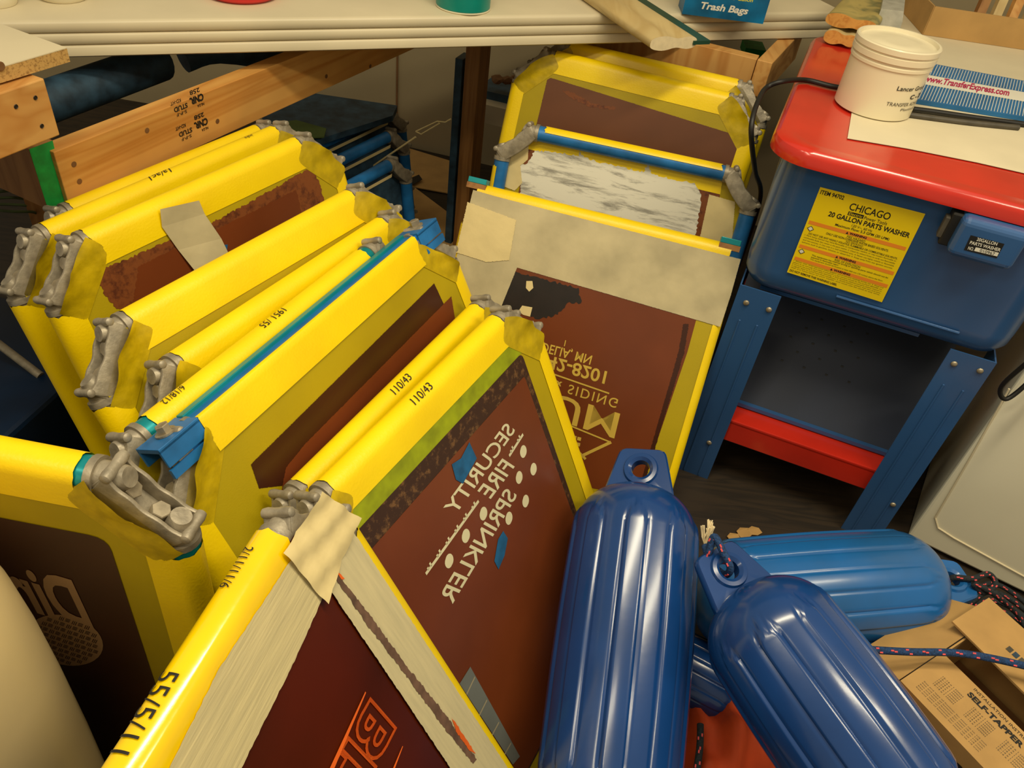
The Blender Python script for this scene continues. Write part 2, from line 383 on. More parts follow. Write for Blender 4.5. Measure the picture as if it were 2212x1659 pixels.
def screen_frame(label, a, b, zt, L=.787, W=None, s=(.45, -.18, -.87), group=None, tube_m=ALU, tape_m=YEL, flap=.03, sideflap=.022, ring=.006,
                 emu=None, emu_m=EMU, mesh_m=MESH, loose=(0, 1, 2, 3), pl=None, casts=(0, 1, 2, 3), tc=None, smooth_cast=False, topbar='tube', rb=RB, name='screen_frame', side_m=None):
    A = onz(*a, zt); B = onz(*b, zt); u = (B - A).normalized()
    if W: A = B - u * W
    W = (B - A).length; s = V(s); s = (s - u * s.dot(u)).normalized(); up = -s; n = u.cross(up); L = min(L, (zt - .030) / -s.z)
    M = Matrix((u, up, n)).transposed().to_4x4(); M.translation = A
    e = empty(name, label=label, cat='screen printing frame', group=group, mtx=M, world=False)
    F = Frame(); F.e = e; F.M = M; F.Mi = M.inverted(); F.W = W; F.L = L; F.A = A; F.B = B; F.n = n; F.u = u; F.up = up
    F.pl = pl if pl is not None else rb
    F.loc = lambda px, py, z=rb: F.Mi @ onplane(px, py, A + n * z, n)
    x = V((1, 0, 0)); y = V((0, 1, 0)); c = C0
    bars = [(V((0, 0, 0)), x, y, W, 'top'), (V((0, -L, 0)), x, -y, W, 'bot'), (V((0, 0, 0)), -y, -x, L, 'l'), (V((W, 0, 0)), -y, x, L, 'r')]
    F.bars = {}
    for i, (o_, al, ou, ln, k) in enumerate(bars):
        c = tc if (tc is not None and k == 'top') else C0
        if k == 'top' and topbar == 'flat':
            vs, fs = obox(o_ + al * ln / 2, al * (ln / 2 - .05), ou * .016, V((0, 0, .0185)))
            bar = mk('bar', vs, fs, BLUEB, e, bevel=.002)
        else:
            vs, fs = tube([o_ + al * c, o_ + al * (ln - c)], rb - .0008, 24)
            bar = mk('bar', vs, fs, tube_m, e, smooth=40)
        F.bars[k] = bar
        tm = (side_m or tape_m) if k != 'top' else tape_m
        if tm is None: continue
        fl = flap if k == 'top' else sideflap
        r = rb + .0012
        pr = tape_prof(fl, r)
        if k == 'top' and topbar == 'flat': pr = [(.0168, .0115), (.0170, r - .0015), (.0155, r), (.006, r + .0006), (-.02, r + .0014), (-fl, r + .001)]
        vs, fs = strip(pr, c + ring, ln - c - ring, o_, al, ou, seed=hash(label) % 999 + i)
        tp = mk('tape', vs, fs, tm, bar, smooth=50)
    # woven screen
    q = .062
    oct_ = [(q, 0), (W - q, 0), (W, -q), (W, -L + q), (W - q, -L), (q, -L), (0, -L + q), (0, -q)]
    F.screen = mk('screen_fabric', [V((p[0], p[1], F.pl - .0002)) for p in oct_], [tuple(range(8))], mesh_m, e)
    if emu:
        (x0, x1, y0, y1) = emu
        F_poly(F, [(x0, y0), (x1, y0), (x1, y1), (x0, y1)], emu_m, 'emulsion', .0005, .012)
    for i, (cx, cy, rz) in enumerate([(0, 0, 0), (W, 0, -90), (W, -L, 180), (0, -L, 90)]):
        mt = Matrix.Translation((cx, cy, 0)) @ Matrix.Rotation(math.radians(rz), 4, 'Z')
        if i not in casts: continue
        co = link('corner_casting', CASTS if smooth_cast else CAST, e, mt)
        if not smooth_cast:
            for bmsh in BOLTS: link('bolt', bmsh, co, Matrix.Identity(4))
        if i < 2 and loose[i] is not None:
            link('loose_fabric', LOOSE[loose[i]], e, mt)
    return F
def F_poly(F, pts, m, name, dz=.001, rad=0, parent=None, lift=None):
    "flat sheet on the screen from local (x, y) points"
    p = [V((a, b, 0)) for a, b in pts]
    if rad:
        q = []
        n = len(p)
        for i in range(n):
            a, b, c = p[i - 1], p[i], p[(i + 1) % n]
            for k in range(5):
                t = k / 4; s = b + (a - b).normalized() * rad; e_ = b + (c - b).normalized() * rad
                q.append(s.lerp(b, t).lerp(b.lerp(e_, t), t))
        p = q
    lift = F.pl if lift is None else lift
    return mk(name, [V((v.x, v.y, lift + dz)) for v in p], [tuple(range(len(p)))], m, parent or F.e)
def F_px(F, pts, m, name, dz=.001, rag=0, parent=None, wr=0):
    "sheet on the screen plane, outline given by where it lies in the photograph"
    q = [F.loc(x, y, F.pl + dz) for x, y in pts]
    if rag:
        r = []
        n = len(q)
        for i in range(n):
            a, b = q[i], q[(i + 1) % n]; k = max(2, int((b - a).length / rag / 1.6))
            pr = (b - a).cross(V((0, 0, 1))).normalized()
            for j in range(k): r.append(a.lerp(b, j / k) + pr * random.uniform(-rag, rag) * (j > 0))
        q = r
    return mk(name, q, [tuple(range(len(q)))], m, parent or F.e)
def F_text(F, s, p0, p1, p2, m, dz=.0012, parent=None, **k):
    P = [F.loc(*p, RB + dz) for p in (p0, p1, p2)]
    return lettering(s, P[0], P[1], P[2], m, parent or F.e, eps=(0, 0, .0001), **k)
def F_wrap(F, s, px, py, h, phi0, sgn, r=RB + .0024, bar='top', m=INK, width=None, **k):
    "handwriting wrapped round the top bar"
    vs, fs, x0, x1, y0, y1 = text_geo(s, **k); vs, fs = subdiv(vs, fs, .12); sc = h / (y1 - y0); t0 = F.loc(px, py, RB * .7).x
    q = []
    for v in vs:
        a = (v.x - (x0 + x1) / 2) * sc * (width or .8); b = (v.y - (y0 + y1) / 2) * sc
        ph = math.radians(phi0) + (-b if sgn < 0 else b) / r
        q.append(V((t0 + sgn * a, r * math.sin(ph), r * math.cos(ph))))
    return mk('handwriting', q, fs, m, F.bars[bar])
# ------------------------------------------------------------------ setting
vs, fs = hexa([(-3, -1.5, -.05), (3.2, -1.5, -.05), (3.2, 3.3, -.05), (-3, 3.3, -.05)], [(-3, -1.5, 0), (3.2, -1.5, 0), (3.2, 3.3, 0), (-3, 3.3, 0)])
setp(mk('floor', vs, fs, FLOOR), kind='structure')
wy = 3.0; wd = V((.985, -.17, 0)).normalized(); wb = V((.17, .985, 0)).normalized(); wc = V((-.597, 2.969, 0))
def slab(p, q, th, z0, z1, m, name, **k):
    d = (q - p).normalized(); nn = V((-d.y, d.x, 0)) * th
    vs, fs = hexa([p + V((0, 0, z0)), q + V((0, 0, z0)), q + nn + V((0, 0, z0)), p + nn + V((0, 0, z0))],
                  [p + V((0, 0, z1)), q + V((0, 0, z1)), q + nn + V((0, 0, z1)), p + nn + V((0, 0, z1))])
    return mk(name, vs, fs, m, **k)
setp(slab(wc, wc + wd * 3.6, .08, 0, 2.5, WALL, 'wall_back'), kind='structure')
setp(slab(wc + V((-2.2, .1, 0)), wc, .08, 0, 2.5, WALL, 'wall_left'), kind='structure')
setp(mk('trim_1', *obox(wc + V((0, -.004, 1.2)), (.003, 0, 0), (0, .004, 0), (0, 0, 1.2)), CARDD), kind='structure')
# ------------------------------------------------------------------ left stack of screen frames (back to front)
GL = 'yellow taped screen frames leaning in the left stack'
SS = (.42, -.18, -.89)
L1 = screen_frame('yellow taped screen frame, hindmost of the left stack against the long stud', (60, 497), (612, 266), .66, s=(.27, -.12, -.955), group=GL, loose=(3, 3, 0, 0), tape_m=YEL, emu=(.06, .53, -.06, -.72))
L2 = screen_frame('yellow taped screen frame with handwriting on its bar, second from the long stud', (-4, 552), (650, 268), .70, s=(.27, -.12, -.955), group=GL, L=.80, loose=(1, 0, 0, 0), emu=(.06, .53, -.06, -.72))
F_wrap(L2, '1a/ac1', 352, 380, .013, 70, -1, width=1.1, shear=.3)
F_wrap(L2, 'inks', 542, 294, .008, 70, -1, width=1.1, shear=.3)
L3 = screen_frame('yellow taped screen frame with a beige tape strip across its peeling brown stencil', (80, 570), (700, 292), .735, s=(.27, -.12, -.955), group=GL, L=.80, loose=(2, 2, 0, 0), emu=None, flap=.036)
F_px(L3, [(205, 590), (330, 535), (480, 470), (672, 362), (690, 395), (700, 430), (690, 520), (420, 700), (262, 675), (228, 640)], EMUO, 'emulsion', .0004, rag=.002)
F_px(L3, [(300, 575), (480, 490), (640, 410), (660, 500), (420, 720), (285, 668)], EMU, 'emulsion_layer', .0007, rag=.0015)
vs = [L3.loc(x, y, z) for x, y, z in ((346, 452, .026), (430, 433, .026), (350, 490, .0225), (442, 462, .0222), (385, 540, .0215), (478, 515, .022), (425, 590, .026), (500, 560, .027))]
mk('tape_strip', vs, [(0, 1, 3, 2), (2, 3, 5, 4), (4, 5, 7, 6)], MASKD, L3.e)
F_px(L3, [(466, 531), (492, 528), (490, 545), (470, 552)], BTAPE, 'blue_tape', .0015)
L4 = screen_frame('wide yellow taped screen frame with large bare casting at its left end', (162, 761), (815, 400), .724, s=SS, group=GL, L=.80, loose=(1, 2, 0, 0), emu=(.075, .53, -.058, -.72), flap=.04, emu_m=EMU)
L5 = screen_frame('yellow taped screen frame squeezed between the wide taped frame and the teal striped one', (280, 857), (880, 455), .694, s=SS, group=GL, L=.79, loose=(0, 2, 0, 0), emu=(.06, .53, -.06, -.72))
L6 = screen_frame('screen frame with teal bar ends and a handwritten date on its yellow tape', (196, 1030), (848, 512), .708, s=SS, group=GL, L=.79, tube_m=TEAL, ring=.018, loose=(None, None, 0, 0), emu=(.06, .53, -.06, -.72), smooth_cast=True)
F_wrap(L6, '6/18/12', 378, 846, .011, 72, -1, width=.75, shear=.2)
F_wrap(L6, '1951 /55', 596, 684, .013, 72, -1, width=.8, shear=.2)
L7 = screen_frame('blue flat-bar screen frame with yellow tape flap, bolted blue end blocks', (316, 1016), (935, 490), .716, s=SS, group=GL, L=.80, topbar='flat', tube_m=BLUEB, loose=(1, 3, 0, 0), flap=.034, emu=None)
mk('teal_strip', *obox((L7.W / 2, .0175, -.011), (L7.W / 2 - .075, 0, 0), (0, .0035, 0), (0, 0, .0065)), TEAL, L7.e, bevel=.001)
for cx in (.044, L7.W - .042):
    p = join(obox((cx, .016, .001), (.031, 0, 0), (0, .0032, 0), (0, 0, .0215)), obox((cx, .005, .0205), (.031, 0, 0), (0, .012, 0), (0, 0, .002)), obox((cx, .005, -.0185), (.031, 0, 0), (0, .012, 0), (0, 0, .002)))
    eb = mk('end_block', *p, BLUEB, L7.e, bevel=.0008)
    mk('lower_plate', *obox((cx + (-.004 if cx < .3 else .004), -.016, .0205), (.028, 0, 0), (0, .006, 0), (0, 0, .0025)), BLUEB, eb)
    v1 = lathe([(.0125, 0), (.0125, .0022), (.0001, .0022)], (cx, .0195, 0), (0, 1, 0), 20); v2 = lathe([(.0086, .002), (.0086, .011), (.0076, .0118), (.0001, .0118)], (cx, .0195, 0), (0, 1, 0), 6)
    mk('bolt', *join(v1, v2), BOLT, eb)
F_px(L7, [(542, 1003), (938, 612), (974, 690), (700, 1010), (640, 1045), (560, 1055)], EMUD, 'emulsion', .0004, rag=.0004)
F_px(L7, [(618, 1010), (660, 958), (975, 640), (990, 730), (700, 1060), (608, 1060)], EMU, 'emulsion_layer', .0008, rag=.0006)
L8 = screen_frame('yellow taped screen frame whose numbered bar lies against the security stencil frame', (560, 1150), (1075, 632), .622, s=SS, group=GL, L=.70, loose=(0, 0, 0, 0), emu=(.06, .53, -.06, -.62))
F_wrap(L8, '110/43', 865, 826, .013, 50, 1, width=.95, shear=.2)
L9 = screen_frame('screen frame with mirrored SECURITY FIRE SPRINKLER lettering on its brown stencil', (612, 1157), (1121, 655), .66, s=(.42, -.18, -.89), group=GL, L=.735, loose=(0, 2, 0, 0), emu=None, flap=.032, side_m=YEL)
F_wrap(L9, '110/43', 914, 858, .013, 50, 1, width=.95, shear=.2)
def rectuv(F, x0, y0, x1, y1):   # local rectangle
    return [(x0, y0), (x1, y0), (x1, y1), (x0, y1)]
a = L9.loc(800, 1165); b = L9.loc(1106, 745); c9 = L9.loc(1238, 1085)
F_poly(L9, rectuv(L9, RB * 2, -.03, L9.W - .03, a.y * .5 + b.y * .5), MESHG, 'stained_edge', .0003)
e9x0, e9x1, e9y = .045, c9.x, (a.y + b.y) / 2
F_poly(L9, rectuv(L9, e9x0, e9y, e9x1, -L9.L + .05), EMUX, 'emulsion', .0005, .012)
a2 = L9.loc(822, 1185); b2 = L9.loc(1100, 830)
F_poly(L9, rectuv(L9, e9x0 + .012, (a2.y + b2.y) / 2, e9x1 - .014, -L9.L + .055), EMU, 'emulsion_layer', .0009, .006)
for st in (((1092, 912), (957, 1094), (1114, 930), (984, 1113), 'SECURITY'), ((1085, 990), (1034, 1060), (1112, 1008), (1060, 1078), 'FIRE'), ((1092, 1053), (948, 1284), (1118, 1070), (978, 1305), 'SPRINKLER')):
    c0, c1, b0, b1, s_ = st
    F_text(L9, s_, b0, b1, c0, CREAM, .0014, bold=.012, shear=-.0)
# sprinkler pipe emblem
def F_bar(F, p, q, w_, m, name='emblem', dz=.0014, teeth=0, side=1):
    a_, b_ = F.loc(*p, RB + dz), F.loc(*q, RB + dz); d = (b_ - a_).normalized(); pr = V((-d.y, d.x, 0)); L_ = (b_ - a_).length
    parts = [([a_ - pr * w_ / 2, b_ - pr * w_ / 2, b_ + pr * w_ / 2, a_ + pr * w_ / 2], [(0, 1, 2, 3)])]
    for i in range(teeth):
        for dt, ll in ((-.004, 1.4), (.003, 1.0)):
            t = a_ + d * (L_ * (i + .5) / teeth + dt); parts.append(([t, t + d * .0035, t + d * .0035 + pr * side * w_ * ll, t + pr * side * w_ * ll], [(0, 1, 2, 3)]))
    return mk(name, *join(*parts), m, F.e)
F_bar(L9, (1130, 938), (1100, 985), .005, CREAM, 'pipe_emblem', teeth=2, side=-1)
F_bar(L9, (1034, 1082), (920, 1240), .005, CREAM, 'pipe_emblem', teeth=6, side=-1)
for (x, y) in ((1131, 974), (1153, 1012), (1122, 1030), (1045, 1108), (1007, 1156), (971, 1210), (1136, 1081), (1100, 1118)):
    c = L9.loc(x, y, RB + .0014); pts = []
    for k in range(20):
        t = 2 * math.pi * k / 20; r = .0098 * (1 if math.cos(t) < .3 else 1 + .4 * (math.cos(t) - .3)); pts.append(c + V((r * math.cos(t + 3.5) * .9, r * math.sin(t + 3.5), 0)))
    mk('drop_emblem', pts, [tuple(range(20))], CREAM, L9.e)
F_px(L9, [(1014, 955), (1030, 990), (1000, 1045), (985, 1036), (976, 1003), (996, 990)], BTAPE, 'blue_tape', .0019)
F_px(L9, [(1087, 1147), (1097, 1163), (1090, 1200), (1077, 1230), (1068, 1212), (1076, 1165)], BTAPE, 'blue_tape', .0019)
fl_ = F_px(L9, [(1016, 1440), (993, 1477), (1108, 1652), (1123, 1634)], FILM, 'film_patch', .0019)
for q in (((1026, 1462), (1008, 1500)), ((1052, 1512), (1034, 1548)), ((1078, 1560), (1062, 1590)), ((1104, 1605), (1090, 1630))): F_bar(L9, *q, .003, FILMW, 'film_line', .0022)
# nearest big frame
L10 = screen_frame('nearest screen frame with glossy yellow bar, wide masking tape and orange outlined letters', (240, 1738), (665, 1054), .75, W=.60, s=(.44, -.07, -.89), group=GL, L=.835, rb=.0205, flap=.016, sideflap=.012, tape_m=YELG, side_m=YEL, mesh_m=EMUR, loose=(0, None, 0, 0))
RL = .0205
def L10p(pts, m, name, dz, rag=0, wr=0):
    q = [L10.loc(x, y, RL + dz) for x, y in pts]
    if rag:
        r = []
        for i in range(len(q)):
            a_, b_ = q[i], q[(i + 1) % len(q)]; k = max(2, int((b_ - a_).length / .004))
            for j in range(k): r.append(a_.lerp(b_, j / k) + V((random.uniform(-rag, rag), random.uniform(-rag, rag), 0)) * (j > 0))
        q = r
    return mk(name, q, [tuple(range(len(q)))], m, L10.e)
L10p([(648, 1180), (700, 1165), (720, 1240), (640, 1420), (520, 1662), (365, 1662), (470, 1450)], MASKS, 'masking_tape', .0022, .0006)
L10p([(724, 1090), (745, 1120), (905, 1366), (1085, 1640), (1240, 1900), (1100, 1900), (975, 1662), (845, 1468), (700, 1255), (690, 1150)], MASKT, 'masking_tape', .0026, .0005)
L10p([(722, 1228), (800, 1330), (880, 1440), (960, 1540), (1030, 1640), (1022, 1650), (950, 1560), (870, 1450), (790, 1345), (716, 1236)], DRIED, 'dried_ink_edge', .0032, .0013)
L10p([(975, 1548), (1010, 1600), (1028, 1628), (1015, 1622), (985, 1580)], ORANGE, 'orange_ink_edge', .0036, .001)
L10p([(722, 1226), (745, 1250), (738, 1252)], ORANGE, 'orange_ink_edge', .0036, .0005)
# crumpled corner piece
rnd = random.Random(5); vs = []; fs = []; G = [(612, 1185), (682, 1068), (742, 1078), (764, 1130), (745, 1210), (694, 1300), (650, 1260)]
NN = 12
A0, A1, A2, A3 = [L10.loc(*p, RL) for p in ((604, 1195), (686, 1062), (768, 1120), (696, 1305))]
for j in range(NN + 1):
    for i in range(NN + 1):
        s_, t_ = i / NN, j / NN
        p = A0.lerp(A1, s_).lerp(A3.lerp(A2, s_), t_)
        vs.append(p + V((0, 0, .0042 + .0026 * abs(math.sin(9 * s_ + 5 * t_)) + .0016 * math.sin(14 * t_ - 6 * s_) + rnd.uniform(0, .0008))))
for j in range(NN):
    for i in range(NN): k = j * (NN + 1) + i; fs.append((k, k + 1, k + NN + 2, k + NN + 1))
mk('crumpled_tape', vs, fs, MASK, L10.e, smooth=60)
F_wrap(L10, '55/5/11', 312, 1512, .021, 88, -1, r=.0232, width=.85)
F_wrap(L10, '2/11/11/6', 512, 1192, .013, 92, -1, r=.0232, width=.7, shear=.2)
P = [L10.loc(*p, RL + .001) for p in ((858, 1572), (742, 1800), (800, 1505))]
lettering('BIT', *P, ORANGE, L10.e, name='outlined_lettering', outline=.024, bold=.03)
for p, q, w_ in (((790, 1495), (715, 1665), .007), ((870, 1612), (835, 1700), .005)):
    a_, b_ = L10.loc(*p, RL + .0012), L10.loc(*q, RL + .0012); d = (b_ - a_).normalized(); pr = V((-d.y, d.x, 0)) * w_ / 2
    mk('orange_line', [a_ - pr * .3, b_ - pr, b_ + pr, a_ + pr * .3], [(0, 1, 2, 3)], ORANGE, L10.e)
# frame at the far left with the woven football stencil
F0 = screen_frame('screen frame at the left edge with mirrored script letters and woven oval on dark stencil', (0, 985), (366, 1055), .81, W=.585, s=(-.02, -.035, -.99), group=None, L=.75, tube_m=TEAL, ring=.012, flap=.032, sideflap=.03, loose=(0, 2, 0, 0), mesh_m=MESH)
q = F0.loc(225, 1140)
F_poly(F0, [(.05, -.072), (q.x, -.072), (q.x, -.7), (.05, -.7)], EMUD, 'emulsion', .0005, .02)
F_text(F0, 'Dirt', (205, 1362), (0, 1302), (185, 1262), TAN, .001, bold=.03, shear=.35)
c = F0.loc(140, 1385, RB + .001); ex = F0.loc(218, 1412, RB + .001) - c; ey = F0.loc(165, 1335, RB + .001) - c
pts = [c + ex * math.cos(t * math.pi / 18) + ey * math.sin(t * math.pi / 18) for t in range(36)]
ov = mk('woven_oval', pts, [tuple(range(36))], TAN, F0.e)
parts = []
for i in range(-5, 6):
    for j in range(-4, 5):
        x_, y_ = i * .17 + (.085 if j % 2 else 0), j * .2
        if x_ * x_ + y_ * y_ > .8: continue
        for k in range(3):
            o_ = (k - 1) * .045
            if (i + j) % 2: a_, d1, d2 = c + ex * (x_ - .06) + ey * (y_ + o_), ex * .12, ey * .022
            else: a_, d1, d2 = c + ex * (x_ + o_) + ey * (y_ - .07), ey * .14, ex * .02
            parts.append(([a_ + V((0, 0, .0003)) + z for z in (V(), d1, d1 + d2, d2)], [(0, 1, 2, 3)]))
mk('weave_pattern', *join(*parts), EMUD, ov)
# ------------------------------------------------------------------ right stack
GR = 'yellow taped screen frames leaning in the right stack'
SR = (-.1, -.49, -.87)
R0 = screen_frame('hindmost yellow screen frame of the right stack, mostly hidden, under the bench rail', (1170, 92), (1660, 205), .755, s=(-.11, -.33, -.93), group=GR, L=.80, flap=.03, emu=None, loose=(3, 3, 0, 0))
R1 = screen_frame('yellow screen frame with plain plum-brown stencil behind the blue-barred frame', (1137, 112), (1642, 235), .745, s=(-.11, -.33, -.93), group=GR, L=.80, flap=.034, emu=None, loose=(0, 2, 0, 0))
F_px(R1, [(1182, 172), (1190, 168), (1590, 292), (1600, 300), (1590, 360), (1560, 520), (1120, 420), (1160, 265)], EMUP, 'emulsion', .0005, rag=.0005)
F_px(R1, [(1215, 196), (1240, 200), (1275, 222), (1330, 232), (1325, 238), (1270, 230), (1232, 210)], EMUO, 'peeled_line', .0009, rag=.002)
R2 = screen_frame('blue-barred screen frame with white paint smeared across its stencil', (1097, 274), (1636, 390), .655, s=(-.12, -.30, -.94), group=GR, L=.76, flap=.0, emu=None, tube_m=BLUEB, tape_m=None, pl=-.012, smooth_cast=True, loose=(None, None, 0, 0))
for k, al, ou, ln, o_ in (('top', V((1, 0, 0)), V((0, 1, 0)), R2.W, V((0, 0, 0))), ('l', V((0, -1, 0)), V((-1, 0, 0)), R2.L, V((0, 0, 0)))):
    r = RB + .0008
    pr = [(r * math.sin(math.radians(x)), r * math.cos(math.radians(x))) for x in range(160, 18, -10)]
    mk('tape', *strip(pr, C0 + .018, ln - C0 - .012, o_, al, ou, .003, 30), YEL, R2.bars[k], smooth=50)
F_px(R2, [(1130, 292), (1560, 392), (1556, 420), (1124, 318)], YEL, 'yellow_tape_band', .0008)
F_px(R2, [(1140, 312), (1556, 412), (1540, 560), (1100, 520)], EMUO, 'emulsion', .0005, rag=.0008)
pts = [(1155, 325), (1200, 328), (1250, 338), (1252, 326), (1262, 340), (1300, 352), (1390, 372), (1398, 355), (1408, 376), (1470, 392), (1500, 395), (1515, 420), (1512, 450), (1505, 500), (1495, 515), (1300, 470), (1120, 440), (1125, 400), (1120, 360), (1140, 352)]
F_px(R2, pts, SMEAR, 'paint_smear', .0010, rag=.0025)
F_px(R2, [(1105, 300), (1142, 316), (1140, 345), (1124, 358), (1128, 395), (1112, 412), (1075, 398), (1092, 330)], MASK, 'masking_tape', .0014, rag=.0006)
F_px(R2, [(1532, 420), (1588, 436), (1580, 540), (1506, 540)], MASK, 'masking_tape', .0014, rag=.0006)
Rf = screen_frame('front screen frame of the right stack with mirrored gold lettering and wide masking tape', (1030, 415), (1583, 549), .575, s=SR, group=GR, L=.66, flap=.02, emu=None, loose=(None, None, 0, 0), ring=0, tc=.006, casts=(2, 3), sideflap=.0)
F_px(Rf, [(1070, 555), (1510, 668), (1485, 760), (1400, 1010), (1385, 1075), (1000, 1000)], EMU, 'emulsion', .0005)
F_px(Rf, [(1095, 585), (1250, 622), (1255, 655), (1225, 655), (1205, 680), (1160, 690), (1080, 660)], BLACKISH, 'ink_smear', .0009, rag=.003)
F_px(Rf, [(1488, 700), (1478, 762), (1396, 1030), (1388, 1030), (1466, 760), (1476, 700)], EMUD, 'dark_edge', .0010, rag=.001)
F_px(Rf, [(1022, 410), (1070, 424), (1600, 560), (1578, 640), (1556, 706), (1117, 578), (1083, 662), (975, 640), (985, 560)], MASKD, 'masking_tape', .0016, rag=.0004)
F_px(Rf, [(1010, 436), (1115, 475), (1100, 562), (1050, 566), (985, 545)], MASK, 'crumpled_tape', .0030, rag=.0008)
F_px(Rf, [(1137, 607), (1150, 607), (1152, 622), (1143, 630), (1136, 622)], MASK, 'tape_scrap', .0018)
F_px(Rf, [(1128, 660), (1150, 664), (1145, 684), (1130, 680), (1120, 672)], MASK, 'tape_scrap', .0018)
for s_, b0, b1, c0, kw in (('MADELIA, MN', (1140, 727), (1281, 765), (1134, 750), dict(bold=.012)), ('642-8201', (1168, 762), (1312, 802), (1162, 790), dict(bold=.02)),
                        ('& SIDING', (1198, 820), (1336, 862), (1193, 840), dict(bold=.006, spacing=1.25)), ('UM', (1196, 848), (1340, 893), (1184, 902), dict(bold=.005))):
    F_text(Rf, s_, b0, b1, c0, GOLD, .0012, **kw)
F_bar(Rf, (1172, 800), (1316, 850), .0035, GOLD, 'printed_line')
F_bar(Rf, (1196, 905), (1318, 955), .0035, GOLD, 'roof_emblem')
F_bar(Rf, (1320, 955), (1250, 988), .007, GOLD, 'roof_emblem')
F_bar(Rf, (1215, 940), (1265, 992), .006, GOLD, 'roof_emblem')
for dx in (0, 1):
    for dy in (0, 1): F_bar(Rf, (1237 + dx * 10 - dy * 2, 944 + dx * 3 + dy * 12), (1245 + dx * 10 - dy * 2, 946 + dx * 3 + dy * 12), .008, GOLD, 'window_emblem')
F_bar(Rf, (1222, 735), (1219, 748), .002, GOLD, 'printed_mark')
for cx in (.0, Rf.W - .012):
    mk('teal_end', *obox((cx, .024, .002), (.021, 0, 0), (0, .006, 0), (0, 0, .016)), TEAL, Rf.e, bevel=.001)
    mk('wood_end', *obox((cx, .012, .001), (.022, 0, 0), (0, .006, 0), (0, 0, .017)), PINED, Rf.e)
# dark frames lying behind the left stack
def behind(label, px, py, zt):
    B_ = onz(px, py, zt); u_ = V((math.cos(math.radians(64)), math.sin(math.radians(64)), 0)); A_ = B_ - u_ * .585
    c_ = MW.transposed() @ (A_ - CAM); ap = (CX + FPX * c_.x / c_.z, CY + FPX * c_.y / c_.z)
    f = screen_frame(label, ap, (px, py), zt, s=(.12, -.05, -.98), L=.33, pl=-.012, tape_m=None, tube_m=BLUEB, group='blue screen frames lying behind the left stack', loose=(None, None, None, None), mesh_m=BLUED, smooth_cast=True)
    mk('tape', *strip([(-.016, .021), (-.026, .0195)], .08, .5, V((0, 0, 0)), V((1, 0, 0)), V((0, 1, 0)), .002), MASK, f.bars['top'])
    return f
behind('topmost dusty blue screen frame behind the left stack', 862, 232, .375)
behind('middle dusty blue screen frame behind the left stack', 868, 280, .36)
behind('lowest dusty blue screen frame behind the left stack', 872, 340, .345)
# ------------------------------------------------------------------ bench, lumber, wall things
BZ = .868
def hz(px, py, z): return onz(px, py, z)
b0, b1 = onz(120, 126, .80), onz(1700, 85, .80); bd = (b1 - b0).normalized(); bn = V((-bd.y, bd.x, 0))
be0, be1 = b0 - bd * .9, b1 + bd * .16
top = empty('workbench_top', be0, 'long white laminate bench top with stepped front edge', 'bench top')
pr = [(.004, .80), (0, .803), (0, .8185), (.003, .8215), (.009, .8225), (.003, .8235), (.0, .8265), (0, .8405), (.003, .8435), (.009, .8445), (.003, .8455), (0, .8485), (0, .862), (.003, .866), (.008, BZ), (.46, BZ), (.46, .80)]
vs = [e_ + bn * o_ + V((0, 0, z_)) - V((0, 0, e_.z)) for e_ in (be0, be1) for o_, z_ in pr]; m_ = len(pr)
fs = [tuple(range(m_)), tuple(range(m_, 2 * m_))] + [(i, (i + 1) % m_, m_ + (i + 1) % m_, m_ + i) for i in range(m_)]
mk('top_board', vs, fs, LAM, top, smooth=50)
def beam(name, label, p, q, w_, h_, m, ztop, cat='lumber', group=None, side=1, mm=None, **k):
    "p,q: lower front edge ends seen at height ztop-h"
    d = (q - p).normalized(); nn = V((-d.y, d.x, 0)) * side * w_
    # local lumber axis = z so the grain runs lengthwise
    Ln = (q - p).length; X = nn.normalized(); Z = d; Y = Z.cross(X)
    M = Matrix((X, Y, Z)).transposed().to_4x4(); M.translation = V((p.x, p.y, ztop - h_))
    up = M.inverted().to_3x3() @ V((0, 0, 1))
    a = V((0, 0, 0)); b = V((w_, 0, 0)); c = b + up * h_; d_ = up * h_
    vs, fs = hexa([a, b, b + V((0, 0, Ln)), V((0, 0, Ln))], [d_, c, c + V((0, 0, Ln)), d_ + V((0, 0, Ln))])
    o = mk(name, vs, fs, m, mtx=M, bevel=.0015)
    setp(o, label, cat, group); return o
sb0 = onz(150, 445, .655); sb1 = onz(880, 112, .655); sd = (sb1 - sb0).normalized(); sn = V((sd.y, -sd.x, 0))
st = onplane(420, 195 + 14, sb0, sn).z
stud = beam('wall_stud', 'long pine stud with upside-down grade stamps running under the bench', sb0 - sd * .0, sb1 + sd * .2, .038, max(.085, st - .655), PINE, st, cat='lumber')
SP = lambda x, y: onplane(x, y, sb0 + sn * .0006, sn)
def stamp(s, px, py, h, wd_, **k):
    "upside-down ink stamp on the stud face"
    c = SP(px, py); al = -sd; up = V((0, 0, -1))
    lo = lettering(s, c - al * wd_ / 2 - up * h / 2, c + al * wd_ / 2 - up * h / 2, c - al * wd_ / 2 + up * h / 2, INK, None, name='grade_stamp', **k)
    lo.parent = stud; lo.matrix_parent_inverse = stud.matrix_basis.inverted(); return lo
